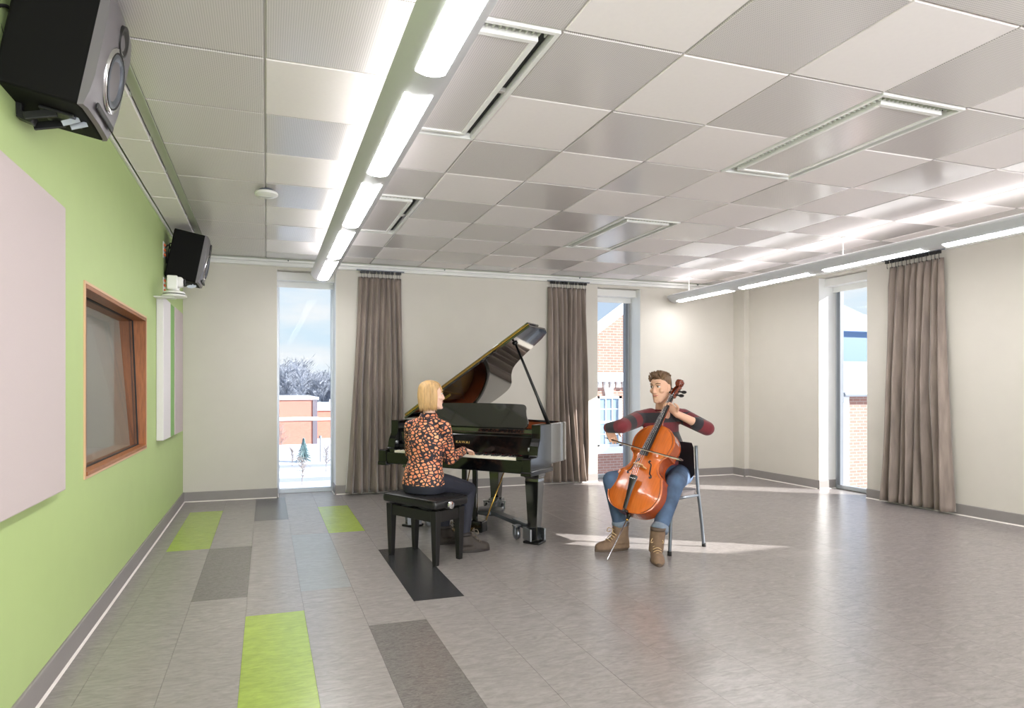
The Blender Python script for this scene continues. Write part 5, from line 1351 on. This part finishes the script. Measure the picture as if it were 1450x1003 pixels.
mb.chain([shR, elR, wrR], [.042, .034, .023], 14); mb.chain([shL, elL, wrL], [.042, .034, .023], 14)
mb.chain([hpR, knR, knR.lerp(anR, .85)], [.075, .050, .036], 14); mb.chain([hpL, knL, knL.lerp(anL, .85)], [.075, .050, .036], 14)
hand(mb, wrR, (kR+UP*.02-wrR), -UP+kdir*.25, -ku, curl=.62, k=.90, thumb=.5, spread=.3)
hand(mb, wrL, (kL+UP*.02-wrL), -UP+kdir*.25, ku, curl=.62, k=.90, thumb=.5, spread=.3)
body = blob('body', mb, M['skin_w'], wom, .0045, 3)
face_parts(P, R_, F_, U_, HK, body, M['blond_hair'])
# bob
rnd = random.Random(9); mb = MB()
mb.loft([[P(math.sin(a)*w_, -.012+math.cos(a)*(h_ if math.cos(a) > 0 else b_), z) for a in [2*PI*k/28 for k in range(28)]] for z, w_, h_, b_ in ((-.118, .055, -.02, .086), (-.10, .070, .0, .098), (-.07, .078, .018, .104), (-.02, .082, .030, .108), (.03, .083, .048, .110), (.065, .082, .080, .106), (.09, .074, .078, .096), (.112, .056, .056, .072), (.128, .028, .024, .038))])
hair = blob('hair', mb, M['blond_hair'], wom, .005, 4)
mb = MB()
for k in range(240):
    a = rnd.uniform(.85, 2*PI-.85) if rnd.random() < .8 else rnd.uniform(0, 2*PI)
    front = abs((a+PI) % (2*PI)-PI) < .85
    x1 = math.sin(a)*rnd.uniform(.078, .086); y1 = -.012+math.cos(a)*(.052 if math.cos(a) > 0 else .110)
    x0 = x1*.25; y0 = -.015+(y1+.015)*.25
    zb = rnd.uniform(-.135, -.105) if not front else rnd.uniform(.02, .05)
    if front: y1 = .070
    pts = [P(x0, y0, .130), P(x0*.3+x1*.7, y0*.3+y1*.7, .105), P(x1, y1, .05), P(x1*1.02, y1*1.02, -.04 if not front else .045), P(x1*.92+rnd.uniform(-.006, .006), y1*.9+rnd.uniform(-.006, .006), zb)]
    mb.tube(spline(pts, 3), [.0045]*6+[.0042]*4+[.003, .0022, .001], 5)
mb.build('locks', M['blond_hair'], hair, True)
mb = MB(); wtorso(mb, .010)
mb.chain([shR, elR, wrR.lerp(elR, .10)], [.056, .050, .036], 16); mb.chain([shL, elL, wrL.lerp(elL, .10)], [.056, .050, .036], 16)
mb.capsule((shR+neck)/2-UP*.008, .042, shR, .052); mb.capsule((shL+neck)/2-UP*.008, .042, shL, .052)
bl = blob('blouse', mb, M['blouse'], wom, .006, 6)
nk = ring(neck+UP*.006, Rw, Fw, .056, .056, 28); MB().loft([nk, ring(neck+UP*.022, Rw, Fw, .054, .055, 28), ring(neck+UP*.024, Rw, Fw, .058, .060, 28), ring(neck-UP*.012, Rw, Fw, .076, .074, 28)], cap=False).build('collar', M['blouse'], bl, True)
mb = MB(); mb.loft([ring(pel-UP*.088, Rw, Fw, .160, .125), ring(pel-UP*.03, Rw, Fw, .178, .135), ring(pel+UP*.06, Rw, Fw, .150, .115)])
for hp, kn, an in ((hpR, knR, anR), (hpL, knL, anL)):
    mb.chain([hp-UP*.005, hp.lerp(kn, .5), kn, kn.lerp(an, .4), an-UP*.0], [.090, .078, .060, .052, .044], 18)
blob('jeans', mb, M['denim_dk'], wom, .007, 5)
boot(wom, 'boot', at(650, 783, 4.89), at(682, 780, 4.96), anR, anR+UP*.04, M['boot2'], M['sole2'], M['lace2'], L=.26, W=.088, shaft=.052)
boot(wom, 'boot', at(621, 772, 5.14), at(645, 767, 5.22), anL, anL+UP*.04, M['boot2'], M['sole2'], M['lace2'], L=.26, W=.088, shaft=.052)
keep(wom)
